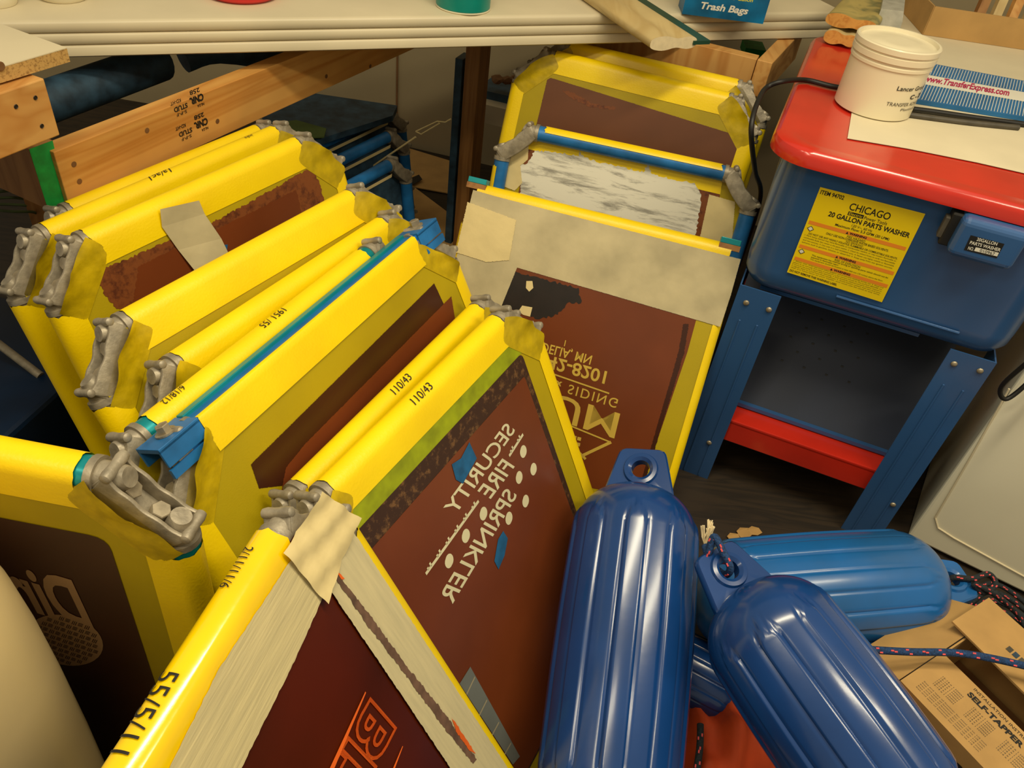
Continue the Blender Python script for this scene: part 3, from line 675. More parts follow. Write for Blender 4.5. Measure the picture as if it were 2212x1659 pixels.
for k, (dx, dy) in enumerate(((0, 0), (10, 53))):
    def T(s, al_off, z_off, h, w_, **kw):
        c = SP(404 + dx, 226 + dy) + sd * al_off * 1.0 + V((0, 0, -z_off))
        al = V((0, 0, -1)); up = V((0, 0, 0)) - sd * 0
        # reads along the stud but rotated: run = -sd, stood up = -z
        r_ = -sd; u_ = V((0, 0, -1))
        lo = lettering(s, c - r_ * w_ / 2 - u_ * h / 2, c + r_ * w_ / 2 - u_ * h / 2, c - r_ * w_ / 2 + u_ * h / 2, INK, None, name='grade_stamp', **kw)
        lo.parent = stud; lo.matrix_parent_inverse = stud.matrix_basis.inverted()
    T('258', .024, -.019, .009, .026, bold=.03); T('KD-HT', -.026, -.013, .007, .026, bold=.02); T('CNR.', .026, -.003, .015, .036, bold=.05); T('STUD', -.016, .001, .010, .034, bold=.03)
    T('NLGA', .034, .011, .0055, .018, bold=.02); T('S-P-F', -.016, .012, .0065, .026, bold=.01)
for (x, y) in ((318, 282), (470, 262), (172, 392), (160, 355), (800, 143), (705, 165)):
    c = SP(x, y); kn = lathe([(.0052, 0), (.0001, .0001)], c, sn, 10); o = mk('knot', *kn, CARDD); o.parent = stud; o.matrix_parent_inverse = stud.matrix_basis.inverted()
# left table: white board on particle board, pine apron, green-ended block, brown leg
tb = empty('side_table', onz(60, 200, .9), 'corner of a white-topped table with raw particle board edge on pine apron', 'table')
c0 = onz(144, 103, .93); c1 = onz(7, 143, .93); dl = (c1 - c0).normalized(); nl = V((dl.y, -dl.x, 0))
if nl.dot(c0 - CAM) < 0: nl = -nl
p4 = [c0, c0 + dl * .6, c0 + dl * .6 + nl * .5, c0 + nl * .12 - dl * .0 + nl * .38]
mk('particle_board_top', *prism([p - V((0, 0, .0215)) for p in p4], (0, 0, .020)), PBOARD, tb)
mk('white_laminate_face', *prism([p - V((0, 0, .0012)) for p in p4], (0, 0, .0014)), LAM, tb)
mk('screw_head', *lathe([(.007, 0), (.006, .0015), (.0001, .0012)], onplane(0, 143, c0, nl) - nl * .001, -nl, 16), CARDD, tb)
a0 = onz(130, 292, .815); a1 = onz(0, 345, .815); ad = (a1 - a0).normalized(); an = V((ad.y, -ad.x, 0))
if an.dot(a0 - CAM) < 0: an = -an
zt_ = .905
mk('apron', *hexa([a0, a0 + ad * .5, a0 + ad * .5 + an * .038, a0 + an * .038], [p + V((0, 0, zt_ - .815)) for p in (a0, a0 + ad * .5, a0 + ad * .5 + an * .038, a0 + an * .038)]), PINEX, tb, bevel=.002)
for (x, y) in ((34, 230), (76, 211), (90, 272)):
    kn = lathe([(.0035, 0), (.003, .0006), (.0001, -.001)], onplane(x, y, a0, an) - an * .0008, -an, 14); mk('screw_hole', *kn, BLACKISH, tb)
g = [onplane(x, y, onz(107, 450, .66), sn) for x, y in ((62, 322), (113, 303), (146, 440), (103, 452))]
gb = mk('green_ended_block', *prism([p + sn * .0 for p in g], -sn * .35), PINED)
setp(gb, 'short pine block with bright green painted end beside the long stud', 'lumber')
mk('painted_end', [p + sn * .0008 for p in g], [(0, 1, 2, 3)], GREENP, gb); gb.children[0].matrix_parent_inverse = Matrix.Identity(4)
lg = onz(75, 425, .62)
setp(mk('table_leg', *obox((lg.x - .05, lg.y + .09, .34), (.022, .008, 0), (-.02, .045, 0), (0, 0, .34)), PINED), 'brown wooden table leg behind the green-ended block', 'table leg')
# post
pp = V((-.228, 2.28, 0)); pd = V((.96, -.28, 0)).normalized(); pn = V((.28, .96, 0)).normalized()
setp(mk('bench_post', *obox(pp + V((0, 0, .4)), pd * .022, pn * .040, (0, 0, .4)), PINED, bevel=.002), 'upright wooden post under the bench between the two stacks', 'post')
setp(mk('flat_panel', *obox(pp - pd * .045 + V((0, 0, .31)), pd * .012, pn * .03, (0, 0, .31)), BLUED, bevel=.002), 'narrow dark blue panel standing against the post', 'panel')
# rails at the right under the bench
r0, r1 = onz(1180, 92, .71), onz(1612, 203, .71)
rd = (r1 - r0).normalized()
beam('bench_rail', 'pine rail under the bench behind the right stack of frames', r0, r1, .038, .088, PINEX, .797, cat='lumber', side=1)
e0 = onz(1613, 204, .71); e1 = e0 + V((rd.x, rd.y, 0)) * .038
ed = (onz(1722, 92, .797) - onz(1670, 149, .797)); ed.z = 0; ed = ed.normalized()
vs, fs = hexa([e0, e1, e1 + ed * .38, e0 + ed * .38], [p + V((0, 0, .088)) for p in (e0, e1, e1 + ed * .38, e0 + ed * .38)])
setp(mk('cross_rail', vs, fs, PINEX, bevel=.002), 'short pine cross rail whose sawn end points at the viewer, beside the red lid', 'lumber')
gq = onz(1640, 122, .70)
setp(mk('green_offcut', *obox(gq + V((-.01, .06, 0)), (.03, .0, 0), (0, .04, 0), (0, 0, .012)), GREENP), 'small green offcut behind the pine rail under the bench', 'offcut')
# things under the bench
def cardsheet(pts, z, m, label, th=.004):
    o = mk('cardboard_sheet', *prism([onz(x, y, z) for x, y in pts], (0, 0, th)), m); return setp(o, label, 'cardboard')
cardsheet([(735, 335), (870, 318), (975, 350), (975, 420), (860, 400), (760, 380)], .004, CARD, 'cardboard sheet on the floor nearest the back wall')
cardsheet([(760, 400), (880, 395), (980, 470), (985, 640), (820, 520), (740, 440)], .012, CARD, 'cardboard sheet lying in front, partly under the left stack')
setp(mk('black_strap', *prism([onz(x, y, .018) for x, y in ((840, 405), (905, 378), (912, 388), (842, 428))], (0, 0, .002)), BLACK), 'black strap lying across the cardboard under the bench', 'strap')
wp = [onplane(x, y, V((0, 2.1, 0)), V((.2, 1, 0)).normalized()) for x, y in ((735, 402), (800, 362), (898, 296))]
wp2 = [onplane(x, y, V((0, 2.1, 0)), V((.2, 1, 0)).normalized()) for x, y in ((898, 284), (945, 262), (950, 266), (910, 290), (898, 284))]
wp3 = [onplane(x, y, V((0, 2.1, 0)), V((.2, 1, 0)).normalized()) for x, y in ((945, 262), (962, 264), (974, 257))]
setp(mk('wire_rod', *join(tube(wp, .0028, 8), tube(wp2, .0022, 8), tube(wp3, .0022, 8)), MASK, smooth=60), 'thin looped wire rod slanting under the bench beside the post', 'rod')
setp(mk('storage_board', *prism([onz(x, y, .40) for x, y in ((560, 250), (620, 205), (858, 240), (848, 262), (640, 330))], (0, 0, .018)), BLUED), 'dusty dark board lying on the blue frames under the bench', 'board')
setp(mk('green_patch', *prism([onz(x, y, .425) for x, y in ((596, 268), (640, 262), (705, 280), (700, 298), (640, 300))], (0, 0, .004)), mat('dull_green_card', (84, 104, 44), .8)), 'dull green card lying on the dark board behind the left stack', 'card')
q0 = V((-.02, 2.55, 0))
setp(mk('white_tray', *obox(onz(1080, 236, .42) + V((.0, .08, -.02)), (.09, -.02, 0), (.02, .09, 0), (0, 0, .03)), LAM), 'pale tray under the bench behind the post', 'tray')
setp(mk('dark_shelf_box', *obox(onz(1085, 205, .47) + V((.02, .1, -.035)), (.09, -.02, 0), (.02, .06, 0), (0, 0, .02)), BLUED), 'dark box stacked on the pale tray under the bench', 'box')
rn = random.Random(3)
for k in range(4):
    c = onz(1070 + 22 * k, 172 + rn.randint(-6, 6), .54) + V((0, .1, -.04)); bm = bmesh.new(); bmesh.ops.create_icosphere(bm, subdivisions=2, radius=.022)
    for v in bm.verts: v.co *= rn.uniform(.75, 1.15); v.co.z *= .6
    me = D.meshes.new('scrap'); bm.to_mesh(me); bm.free(); me.materials.append(CARDD); o = link('paper_scrap', me); o.location = c
    setp(o, 'crumpled brown scrap heaped on the dark box under the bench', 'scrap', 'brown scraps heaped on the dark box')
setp(mk('dark_brace_box', *obox((-.01 + .03, 2.42, .20), (.1, 0, 0), (0, .08, 0), (0, 0, .2)), CARDD), 'dark brown box on the floor behind the post, under the pale tray', 'box')
# dark rolled plastic behind the stud
t0, t1 = onz(125, 240, .72), onz(395, 140, .72)
setp(mk('plastic_roll', *tube([t0 - (t1 - t0) * .3 - V((0.05, 0, 0)), t0 - V((.05, 0, 0)), t1 - V((.05, 0, 0))], .04, 18), BLUED, smooth=50), 'dark blue plastic roll lying behind the long stud', 'roll')
t2 = onz(395, 128, .72)
setp(mk('plastic_bundle', *tube(smoothpath([t2, t2 + V((.06, .06, .01)), t2 + V((.2, .14, -.02))], 4), .03, 14), BLUED, smooth=50), 'dark gathered plastic at the end of the roll under the bench', 'plastic')
# dark blue crate and pipe at the far left
cr0 = V((-1.02, .98, 0))
setp(mk('plastic_crate', *obox(cr0 + V((0, 0, .17)), (.16, -.03, 0), (.05, .28, 0), (0, 0, .17)), mat('dark_blue_plastic', (8, 36, 66), .4), bevel=.01), 'blue plastic crate on the floor at the far left behind the frames', 'crate')
pa, pb = onz(-60, 700, .40), onz(88, 812, .34)
setp(mk('grey_pipe', *tube([pa, pb], .008, 12), ALU, smooth=60), 'grey metal pipe resting on the blue crate at the left edge', 'pipe')
gbp = onz(0, 880, .30)
setp(mk('green_bottle', *lathe([(.03, -.14), (.035, -.13), (.036, -.02), (.02, .02), (.012, .05), (.012, .07), (.0001, .07)], gbp + V((-.02, 0, 0)), (0, 0, 1), 24), GREENP, smooth=50), 'green bottle at the left edge below the grey pipe', 'bottle')
for k in range(5):
    y0 = 405 + k * 12
    pts = smoothpath([onz(-20, y0, .58), onz(30, y0 - 8 + 3 * k, .58), onz(75, y0 + 6, .56), onz(92, y0 + 22, .5)], 5)
    setp(mk('olive_string', *tube(pts, .0026, 6), mat('olive_cord', (70, 84, 44), .8) if k == 0 else D.materials['olive_cord']), 'thin olive cord trailing behind the green-ended block', 'cord', 'olive cords behind the green-ended block')
# ------------------------------------------------------------------ things on the bench
def onbench(px, py): return onz(px, py, BZ + .0006)
c = onbench(1000, 14); rr = (onbench(1055, 12) - onbench(944, 12)).length / 2
tr = empty('tape_roll', c, 'teal round tin standing on the white bench', 'tin'); c = c + bn * 0
mk('tin_body', *lathe([(rr * .97, .003), (rr, .005), (rr, .07), (rr * .9, .075), (.0001, .075)], c, (0, 0, 1), 48), TEALP, tr, smooth=40)
mk('white_rim', *lathe([(rr, .0), (rr * 1.02, .002), (rr * .98, .0035), (.0001, .0035)], c, (0, 0, 1), 48), PLAST, tr, smooth=40)
tr.name = 'round_tin'
c = onbench(522, -13); rr = (onbench(606, 0) - onbench(440, 0)).length / 2
setp(mk('red_dish', *lathe([(rr * .9, 0), (rr, .006), (rr * 1.03, .02), (rr * .9, .02), (.0001, .012)], c, (0, 0, 1), 48), REDP, smooth=40), 'round red dish on the bench top', 'dish')
c = onbench(138, -6); rr = (onbench(195, 0) - onbench(82, 0)).length / 2
setp(mk('cream_cup', *lathe([(rr * .9, 0), (rr, .006), (rr * 1.1, .09), (rr * 1.04, .09), (rr * .8, .01), (.0001, .01)], c, (0, 0, 1), 40), PLAST, smooth=40), 'cream plastic cup on the bench, nearer the left of the red dish', 'cup')
c = onbench(-10, 6)
setp(mk('white_cup', *lathe([(rr * .8, 0), (rr * .85, .006), (rr * .9, .02), (rr * .88, .022), (rr * .95, .08), (.0001, .08)], c, (0, 0, 1), 40), PLAST, smooth=40), 'white ribbed cup at the left edge of the bench', 'cup')
# wooden squeegee lying across the bench edge
def squeegee(name, label, pend, dirw, zc, wid, hgt, wm, em, ln=.34, blade=None, group=None, across=None):
    e = empty(name, pend, label, 'squeegee', group)
    ac = across; n_ = 40; pf = []
    for k in range(n_):
        t = 2 * math.pi * k / n_; x_ = math.cos(t); y_ = math.sin(t)
        hh = hgt * (.5 + .0) * (1 - .42 * math.exp(-((x_ - .15) / .38) ** 2)); pf.append((x_ * wid / 2, math.copysign(abs(y_) ** .6, y_) * hh if abs(y_) > 1e-6 else 0))
    z = V((0, 0, 1)); P0 = [pend + ac * a_ + z * b_ for a_, b_ in pf]
    vs, fs = prism(P0, dirw * ln); mk('wooden_handle', vs, fs, wm, e, smooth=50)
    mk('sawn_end', [p - dirw * .0006 for p in P0], [tuple(range(n_))], em, e)
    if blade:
        mk('rubber_blade', *obox(pend + ac * (wid / 2 + .012) + dirw * (ln / 2 - .004), ac * .022, z * .004, dirw * ln / 2), blade, e)
    return e
pe = onz(1455, 93, BZ + .012); pback = onz(1288, -20, BZ + .012); dw = (pback - pe); dw.z = 0; dw.normalize(); ac = V((-dw.y, dw.x, 0)); ac = ac if ac.x > 0 else -ac
wq = (onz(1512, 98, BZ + .012) - onz(1398, 92, BZ + .012)).length
squeegee('squeegee', 'pale wooden squeegee with dark green blade overhanging the bench edge', pe, dw, 0, wq * .98, .034, PALEW, ENDG, .5, GRNP, across=ac)
# trash bag box
q0, q1 = onbench(1473, 30), onbench(1648, 52); qd = (q1 - q0).normalized(); qn = V((-qd.y, qd.x, 0)); W_ = (q1 - q0).length
bx = empty('trash_bag_box', q0, 'blue printed carton of trash bags on the bench edge', 'carton')
mk('carton', *hexa([q0, q1, q1 + qn * .07, q0 + qn * .07], [p + V((0, 0, .13)) for p in (q0, q1, q1 + qn * .07, q0 + qn * .07)]), BOXB, bx)
def OB(u_, v_): return q0 + qd * (u_ * W_) + V((0, 0, v_)) - qn * .0006
def btext(s, u0, u1, v0, v1, m, **k): lettering(s, OB(u0, v0), OB(u1, v0), OB(u0, v1), m, bx, **k)
btext('Trash Bags', .2, .78, .012, .033, WHT, bold=.03, shear=.15); btext('Super Size 55 Gallon', .2, .8, .043, .054, BOXY, bold=.01, shear=.15)
# ------------------------------------------------------------------ parts washer
WA = onz(1597, 620, .55); WB = onz(2150, 790, .55); wn = (WB - WA).normalized(); wk = V((-wn.y, wn.x, 0)); WW = (WB - WA).length; WD = .70
washer = empty('parts_washer', (WA.x, WA.y, 0), 'blue parts washer on legs with rounded red lid and yellow warning label', 'parts washer')
def WP(u_, v_, z_): return V((WA.x, WA.y, 0)) + wn * u_ + wk * v_ + V((0, 0, z_))
def rrect(u0, u1, v0, v1, r, n=8):
    out = []
    for cx_, cy_, a0_ in ((u1 - r, v0 + r, -90), (u1 - r, v1 - r, 0), (u0 + r, v1 - r, 90), (u0 + r, v0 + r, 180)):
        for k in range(n + 1):
            a_ = math.radians(a0_ + 90 * k / n); out.append((cx_ + r * math.cos(a_), cy_ + r * math.sin(a_)))
    return out
def loft(rings, cap0=True, cap1=True):
    vs = []; fs = []; n = len(rings[0][1])
    for z_, rg in rings: vs += [WP(a_, b_, z_) for a_, b_ in rg]
    for i in range(len(rings) - 1):
        for k in range(n): k2 = (k + 1) % n; fs.append((i * n + k, i * n + k2, (i + 1) * n + k2, (i + 1) * n + k))
    if cap0: fs.append(tuple(range(n))[::-1])
    if cap1: fs.append(tuple(range((len(rings) - 1) * n, len(rings) * n)))
    return vs, fs
rg = lambda d_, r: rrect(-.006 - d_, WW + .012 + d_, -.006 - d_, WD + d_, r)
basin = mk('basin', *loft([(.553, rg(-.05, .03)), (.556, rg(-.03, .04)), (.566, rg(-.012, .05)), (.585, rg(-.002, .055)), (.61, rg(.0, .058)), (.83, rg(.004, .06)), (.85, rg(.012, .065)), (.858, rg(.012, .065))]), PAINTB, washer, smooth=35)
LZ = .862
lr = lambda d_, r: rrect(-.036 - d_, WW + .045 + d_, -.034 - d_, WD + .03 + d_, r)
lid = mk('lid', *loft([(.842, lr(-.006, .07)), (.840, lr(0, .075)), (.858, lr(.0, .075)), (.866, lr(-.004, .072)), (.870, lr(-.010, .07)), (.870, lr(-.030, .06)), (.8692, lr(-.034, .058)), (.8692, lr(-.04, .055))], cap0=False), PAINTR, washer, smooth=30)
LT = .8703
# legs (angle iron, front faces)
for (u0, v0, su, sv) in ((0, 0, 1, 1), (WW, 0, -1, 1), (0, WD - .03, 1, -1), (WW, WD - .03, -1, -1)):
    w_ = .085
    a_ = [(u0, v0), (u0 + su * w_, v0), (u0 + su * w_, v0 + sv * .003), (u0 + su * .003, v0 + sv * .003), (u0 + su * .003, v0 + sv * .07), (u0, v0 + sv * .07)]
    leg = mk('leg', *prism([WP(p, q, 0) for p, q in a_], (0, 0, .556)), PAINTB, washer)
    for k in (.28, .72):
        mk('pressed_rib', *obox(WP(u0 + su * w_ * k, v0 - sv * .0006, .24), wn * .0022, wk * .0014, (0, 0, .235)), PAINTB, leg, bevel=.001)
for (x, y) in ((1612, 654), (1661, 669), (2061, 786), (2117, 801), (1532, 956), (1929, 1090)):
    c = onplane(x, y, WP(0, -.001, 0), wk)
    mk('screw', *lathe([(.0062, 0), (.006, .0015), (.0035, .0034), (.0001, .0038)], c, -wk, 16), BOLT, washer, smooth=50)
# shelf and dark back panel
mk('shelf', *join(obox(WP(WW / 2, WD / 2 - .02, .196), wn * (WW / 2 - .01), wk * (WD / 2 - .03), (0, 0, .002)), obox(WP(WW / 2, .012, .165), wn * (WW / 2 - .012), wk * .002, (0, 0, .032)), obox(WP(WW / 2, .02, .190), wn * (WW / 2 - .012), wk * .010, (0, 0, .004))), PAINTR, washer, bevel=.002)
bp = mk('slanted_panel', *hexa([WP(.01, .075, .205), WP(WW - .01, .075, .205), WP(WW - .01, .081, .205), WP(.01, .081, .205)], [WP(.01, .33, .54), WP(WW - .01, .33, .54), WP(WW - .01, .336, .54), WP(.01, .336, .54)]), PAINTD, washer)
mk('panel_lip', *obox(WP(WW / 2, .07, .207), wn * (WW / 2 - .02), wk * .006, (0, 0, .005)), PAINTB, washer)
mk('upper_lip', *obox(WP(WW * .40, .045, .545), wn * (WW * .32), wk * .012, (0, 0, .004)), PAINTB, washer)
pn_ = (WP(0, .33, .54) - WP(0, .075, .205)).normalized(); 
holes = []
for i in range(7):
    for j in range(5):
        if (i + j) % 2: continue
        c = WP(.14 + .022 * i + .012 * j, 0, 0); t = .3 + .07 * j; c = WP(.15 + .026 * i, .075 + .255 * t - .0012, .205 + .335 * t)
        holes.append(obox(c, wn * .003, pn_ * .0018, wk * .0006))
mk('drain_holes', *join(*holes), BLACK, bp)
# warning label
BP = lambda x, y, e_=.0006: onplane(x, y, WP(0, -.0095 - e_, 0), wk)
lab = mk('warning_label', [BP(*p) for p in ((1772, 404), (1999, 462), (1905, 653), (1700, 588))], [(0, 1, 2, 3)], LABY, basin)
def LBL(u_, v_, e_=.0010):   # u right 0..1, v down 0..1 in the label
    tl, tr_, br, bl = [BP(*p, e_) for p in ((1772, 404), (1999, 462), (1905, 653), (1700, 588))]
    return tl.lerp(tr_, u_).lerp(bl.lerp(br, u_), v_)
def ltext(s, u0, u1, v0, v1, m=INK, **k): lettering(s, LBL(u0, v1), LBL(u1, v1), LBL(u0, v0), m, lab, **k)
def lrect(u0, u1, v0, v1, m, name='printed_band', e_=.0009): mk(name, [LBL(a_, b_, e_) for a_, b_ in ((u0, v0), (u1, v0), (u1, v1), (u0, v1))], [(0, 1, 2, 3)], m, lab)
ltext('ITEM 94702', .02, .25, .025, .07, bold=.02); ltext('CHICAGO', .33, .72, .075, .15, bold=.01); lrect(.34, .49, .165, .205, INK)
ltext('Electric', .35, .48, .17, .2, LABY); ltext('Power Tools', .50, .72, .17, .205); ltext('20 GALLON PARTS WASHER', .17, .96, .215, .27, bold=.025)
ltext('120 V~, 60 Hz', .42, .62, .285, .315); ltext('Maximum Flow: 5.3 GPM (20 LPM)', .27, .8, .32, .355, bold=.01)
for v0 in (.365, .645, .795):
    lrect(.0 + .02, .98, v0, v0 + .038, LABO); ltext('WARNING', .43, .6, v0 + .006, v0 + .032, bold=.05)
    tri = [(.395, v0 + .033), (.42, v0 + .033), (.4075, v0 + .006)]; mk('warning_triangle', [LBL(a_, b_, .0011) for a_, b_ in tri], [(0, 1, 2)], INK, lab)
ltext('FIRE HAZARD', .42, .6, .41, .435); ltext('ONLY USE NON-CORROSIVE WATER BASED SOLVENTS.', .22, .84, .438, .462, bold=.01); ltext('NO SMOKING!', .43, .6, .466, .488)
ltext('DO NOT USE ANY HIGHLY VOLATILE, FLAMMABLE OR COMBUSTIBLE SOLVENTS.', .06, .95, .492, .516, bold=.01)
for i, s_ in enumerate(('1. Parts being cleaned may leave flammable or combustible residue, or may contain flammable or', 'combustible fluids that remain in the parts washer. 2. Check for solvent fumes to verify non-flammability', 'and non-toxicity. 3. Use only in a well ventilated area. 4. Never use highly volatile or flammable', 'solvents such as gasoline, toluene, or diesel fuel. 5. Keep away from any ignition sources.')):
    ltext(s_, .03, .95, .522 + i * .028, .541 + i * .028)
ltext('RISK OF EXPLOSION', .4, .66, .69, .714); ltext('This equipment has internal arcing or sparking parts which should not be', .17, .95, .716, .737, bold=.01); ltext('exposed to flammable vapor.', .17, .46, .741, .76, bold=.01)
ltext('This equipment should be located at least 460 mm (18 inches) above the floor.', .17, .92, .765, .785)
for i, s_ in enumerate(('1. Always wear ANSI-approved safety goggles and protective clothing during use. 2. Read and', 'adhere to all warnings and safety precautions in the owners manual for this product BEFORE use.', '3. Immerse the pump in liquid while operating. 4. Fluid should be replaced and parts washer cleaned on', 'a regular basis to avoid hazardous conditions. 5. Avoid solvent contact with skin and eyes.', 'that are hazardous to your health, and must not be used at any time.')):
    ltext(s_, .02, .95, .838 + i * .021, .853 + i * .021)
ltext('DO NOT REMOVE THIS WARNING LABEL', .02, .52, .952, .978, bold=.02)
for v0 in (.43, .70):
    for k, m in ((.035, INK), (.026, WHT)):
        c_ = (.06, v0 + .02); mk('hazard_sign', [LBL(c_[0] + k * a_, c_[1] + k * b_ * .9, .0011 if m is INK else .0013) for a_, b_ in ((0, -1), (1, 0), (0, 1), (-1, 0))], [(0, 1, 2, 3)], m, lab)
    ltext('M', .05, .07, v0 + .008, v0 + .032, bold=.05)
# switch box
sx = [onplane(x, y, WP(0, -.055, 0), wk) for x, y in ((2078, 472), (2225, 515), (2180, 582), (2052, 545))]
cen = sum(sx, V()) / 4; su_, sv_ = (cen - WP(0, 0, 0)).dot(wn), cen.z
uu = [(p - WP(0, 0, 0)).dot(wn) for p in sx]; hw = (max(uu) - min(uu)) / 2 * .98; zz = [p.z for p in sx]; hh = .036
sw = mk('switch_box', *obox(WP(su_, -.034, sv_), wn * hw, wk * .026, (0, 0, hh)), PAINTB, basin, bevel=.012)
sw.modifiers['Bevel'].segments = 4
mk('black_bracket', *obox(WP(su_ - hw - .003, -.015, sv_), wn * .012, wk * .022, (0, 0, hh * .86)), BLACK, basin, bevel=.003)
mk('rocker_switch', *obox(WP(su_ - hw - .016, -.026, sv_), wn * .006, wk * .009, (0, 0, .020)), GREYR, basin, bevel=.002)
SBP = lambda x, y, e_=0: onplane(x, y, WP(0, -.0605 - e_, 0), wk)
plt = mk('rating_plate', [SBP(*p) for p in ((2097, 508), (2170, 527), (2153, 558), (2082, 540))], [(0, 1, 2, 3)], BLACK, sw)
def PT(s, p0, p1, p2, m, e_=.0005, **k): lettering(s, SBP(*p0, e_), SBP(*p1, e_), SBP(*p2, e_), m, plt, **k)
PT('20GALLON', (2109, 520), (2153, 531), (2112, 513), WHT, bold=.02); PT('PARTS WASHER', (2094, 527), (2160, 544), (2097, 520), WHT, bold=.02); PT('NO.', (2090, 539), (2102, 542), (2093, 532), WHT, bold=.02)
mk('number_strip', [SBP(*p, .0004) for p in ((2108, 534), (2158, 546), (2154, 554), (2104, 542))], [(0, 1, 2, 3)], WHT, plt)
PT('010967', (2116, 544), (2148, 552), (2118, 537.5), INK, .0007)
# basin groove ridge
mk('pressed_ridge', *tube([WP(WW * .36, -.0095, .60), WP(WW * .82, -.0095, .60)], .003, 8), PAINTB, basin)
# ------------------------------------------------------------------ on the lid
def onlid(x, y, z=LT): return onz(x, y, z)
pap = [(1830, 300), (1960, 322), (2110, 352), (2330, 402), (2330, 60), (2130, 30), (1900, 20), (1860, 120)]
setp(mk('paper_sheet', *prism([onlid(x, y) + V((0, 0, .0006)) for x, y in pap], (0, 0, .0008)), PAPER), 'large white paper sheet covering the red lid', 'paper sheet')
for k_, q_ in enumerate((((1840, 298), (1960, 319)),)): pass
bc = onlid(1882, 232); rb_ = (onlid(1965, 240) - onlid(1802, 228)).length / 2 * .91
# height so the rim lands where the photo shows it
def projv(p):
    c_ = MW.transposed() @ (p - CAM); return (CX + FPX * c_.x / c_.z, CY + FPX * c_.y / c_.z)
hb = .1
while projv(bc + V((0, 0, hb)))[1] > 96 and hb < .3: hb += .002
tubx = empty('plastic_tub', bc, 'round white plastic tub with snap lid standing on the red washer lid', 'tub')
hb += .009; r1_ = rb_ * 1.01
mk('tub_body', *lathe([(rb_ * .95, .0016), (rb_, .004), (r1_, hb - .035), (r1_ * 1.0, hb - .02), (r1_ * .98, hb - .010), (.0001, hb - .010)], bc, (0, 0, 1), 64), PLAST, tubx, smooth=35)
mk('snap_lid', *lathe([(r1_ * 1.005, hb - .026), (r1_ * 1.05, hb - .026), (r1_ * 1.05, hb - .016), (r1_ * 1.02, hb - .015), (r1_ * 1.02, hb - .012), (r1_ * 1.055, hb - .011), (r1_ * 1.055, hb - .002), (r1_ * 1.03, hb), (r1_ * .97, hb), (r1_ * .95, hb - .006), (r1_ * .6, hb - .006), (r1_ * .58, hb - .0052), (r1_ * .3, hb - .0054), (.0001, hb - .0055)], bc, (0, 0, 1), 64), PLAST, tubx, smooth=30)
mk('tub_rib', *lathe([(r1_ * 1.0, hb - .038), (r1_ * 1.03, hb - .038), (r1_ * 1.03, hb - .033), (r1_ * 1.0, hb - .031)], bc, (0, 0, 1), 64), PLAST, tubx, smooth=40)
camd = (CAM - bc); a_c = math.atan2(camd.y, camd.x)
def tubtext(s, z0, h, ang0, ang1, m=INK, **k):
    vs, fs, x0, x1, y0, y1 = text_geo(s, **k); q = []
    for v in vs:
        t = (v.x - x0) / (x1 - x0); a_ = a_c + math.radians(ang0 + (ang1 - ang0) * t); zz_ = z0 + h * (v.y - y0) / (y1 - y0)
        r_ = rb_ + (r1_ - rb_) * (zz_ / (hb - .035)) + .0008; q.append(bc + V((r_ * math.cos(a_), r_ * math.sin(a_), zz_)))
    mk('print', q, fs, m, tubx)
tubtext('Lancer Group Intl', .060, .011, 24, 98, bold=.01); tubtext('C - 20', .046, .009, 52, 84, bold=.03); tubtext('TRANSFER ADHESIVE', .033, .007, 18, 92, GREYR); tubtext('Plastisol', .024, .005, 44, 74, GREYR)
# blue striped box
zb = LT + .010
tq = [onlid(x, y, zb) for x, y in ((1992, 133), (2390, 208), (2390, 282), (1952, 211))]
tbx = empty('striped_carton', tq[3], 'flat blue striped mailer with web address on the paper sheet', 'carton')
mk('carton', *prism([p - V((0, 0, .008)) for p in tq], (0, 0, .008)), STRIPE, tbx)
def TQ(u_, v_, e_=.0004): return tq[0].lerp(tq[1], u_).lerp(tq[3].lerp(tq[2], u_), v_) + V((0, 0, e_))
parts = []
for i in range(64):
    u_ = .008 + i / 64.
    for v0, v1 in ((.02, .33), (.60, .98)): parts.append(([TQ(u_, v0), TQ(u_ + .0032, v0), TQ(u_ + .0032, v1), TQ(u_, v1)], [(0, 1, 2, 3)]))
mk('stripe_pattern', *join(*parts), WHT, tbx)
mk('white_band', [TQ(0, .34), TQ(1, .34), TQ(1, .60), TQ(0, .60)], [(0, 1, 2, 3)], WHT, tbx)
lettering('www.TransferExpress.com', TQ(.055, .58, .0008), TQ(.50, .58, .0008), TQ(.055, .36, .0008), MAG, tbx, bold=.03, shear=.12)
rp = [onlid(x, y, LT + .007) for x, y in ((1972, 236), (2020, 242), (2110, 255), (2300, 280))]
setp(mk('black_rod', *tube(smoothpath(rp), .0055, 10), BLACK, smooth=60), 'black rubber rod lying on the paper in front of the striped mailer', 'rod')
rp = [onlid(x, y, LT + .006) for x, y in ((1962, 248), (2020, 256), (2100, 266), (2200, 276))]
setp(mk('grey_rod', *tube(smoothpath(rp), .0055, 10), GREYR, smooth=60), 'grey brown rod lying on the paper beside the black rod', 'rod')
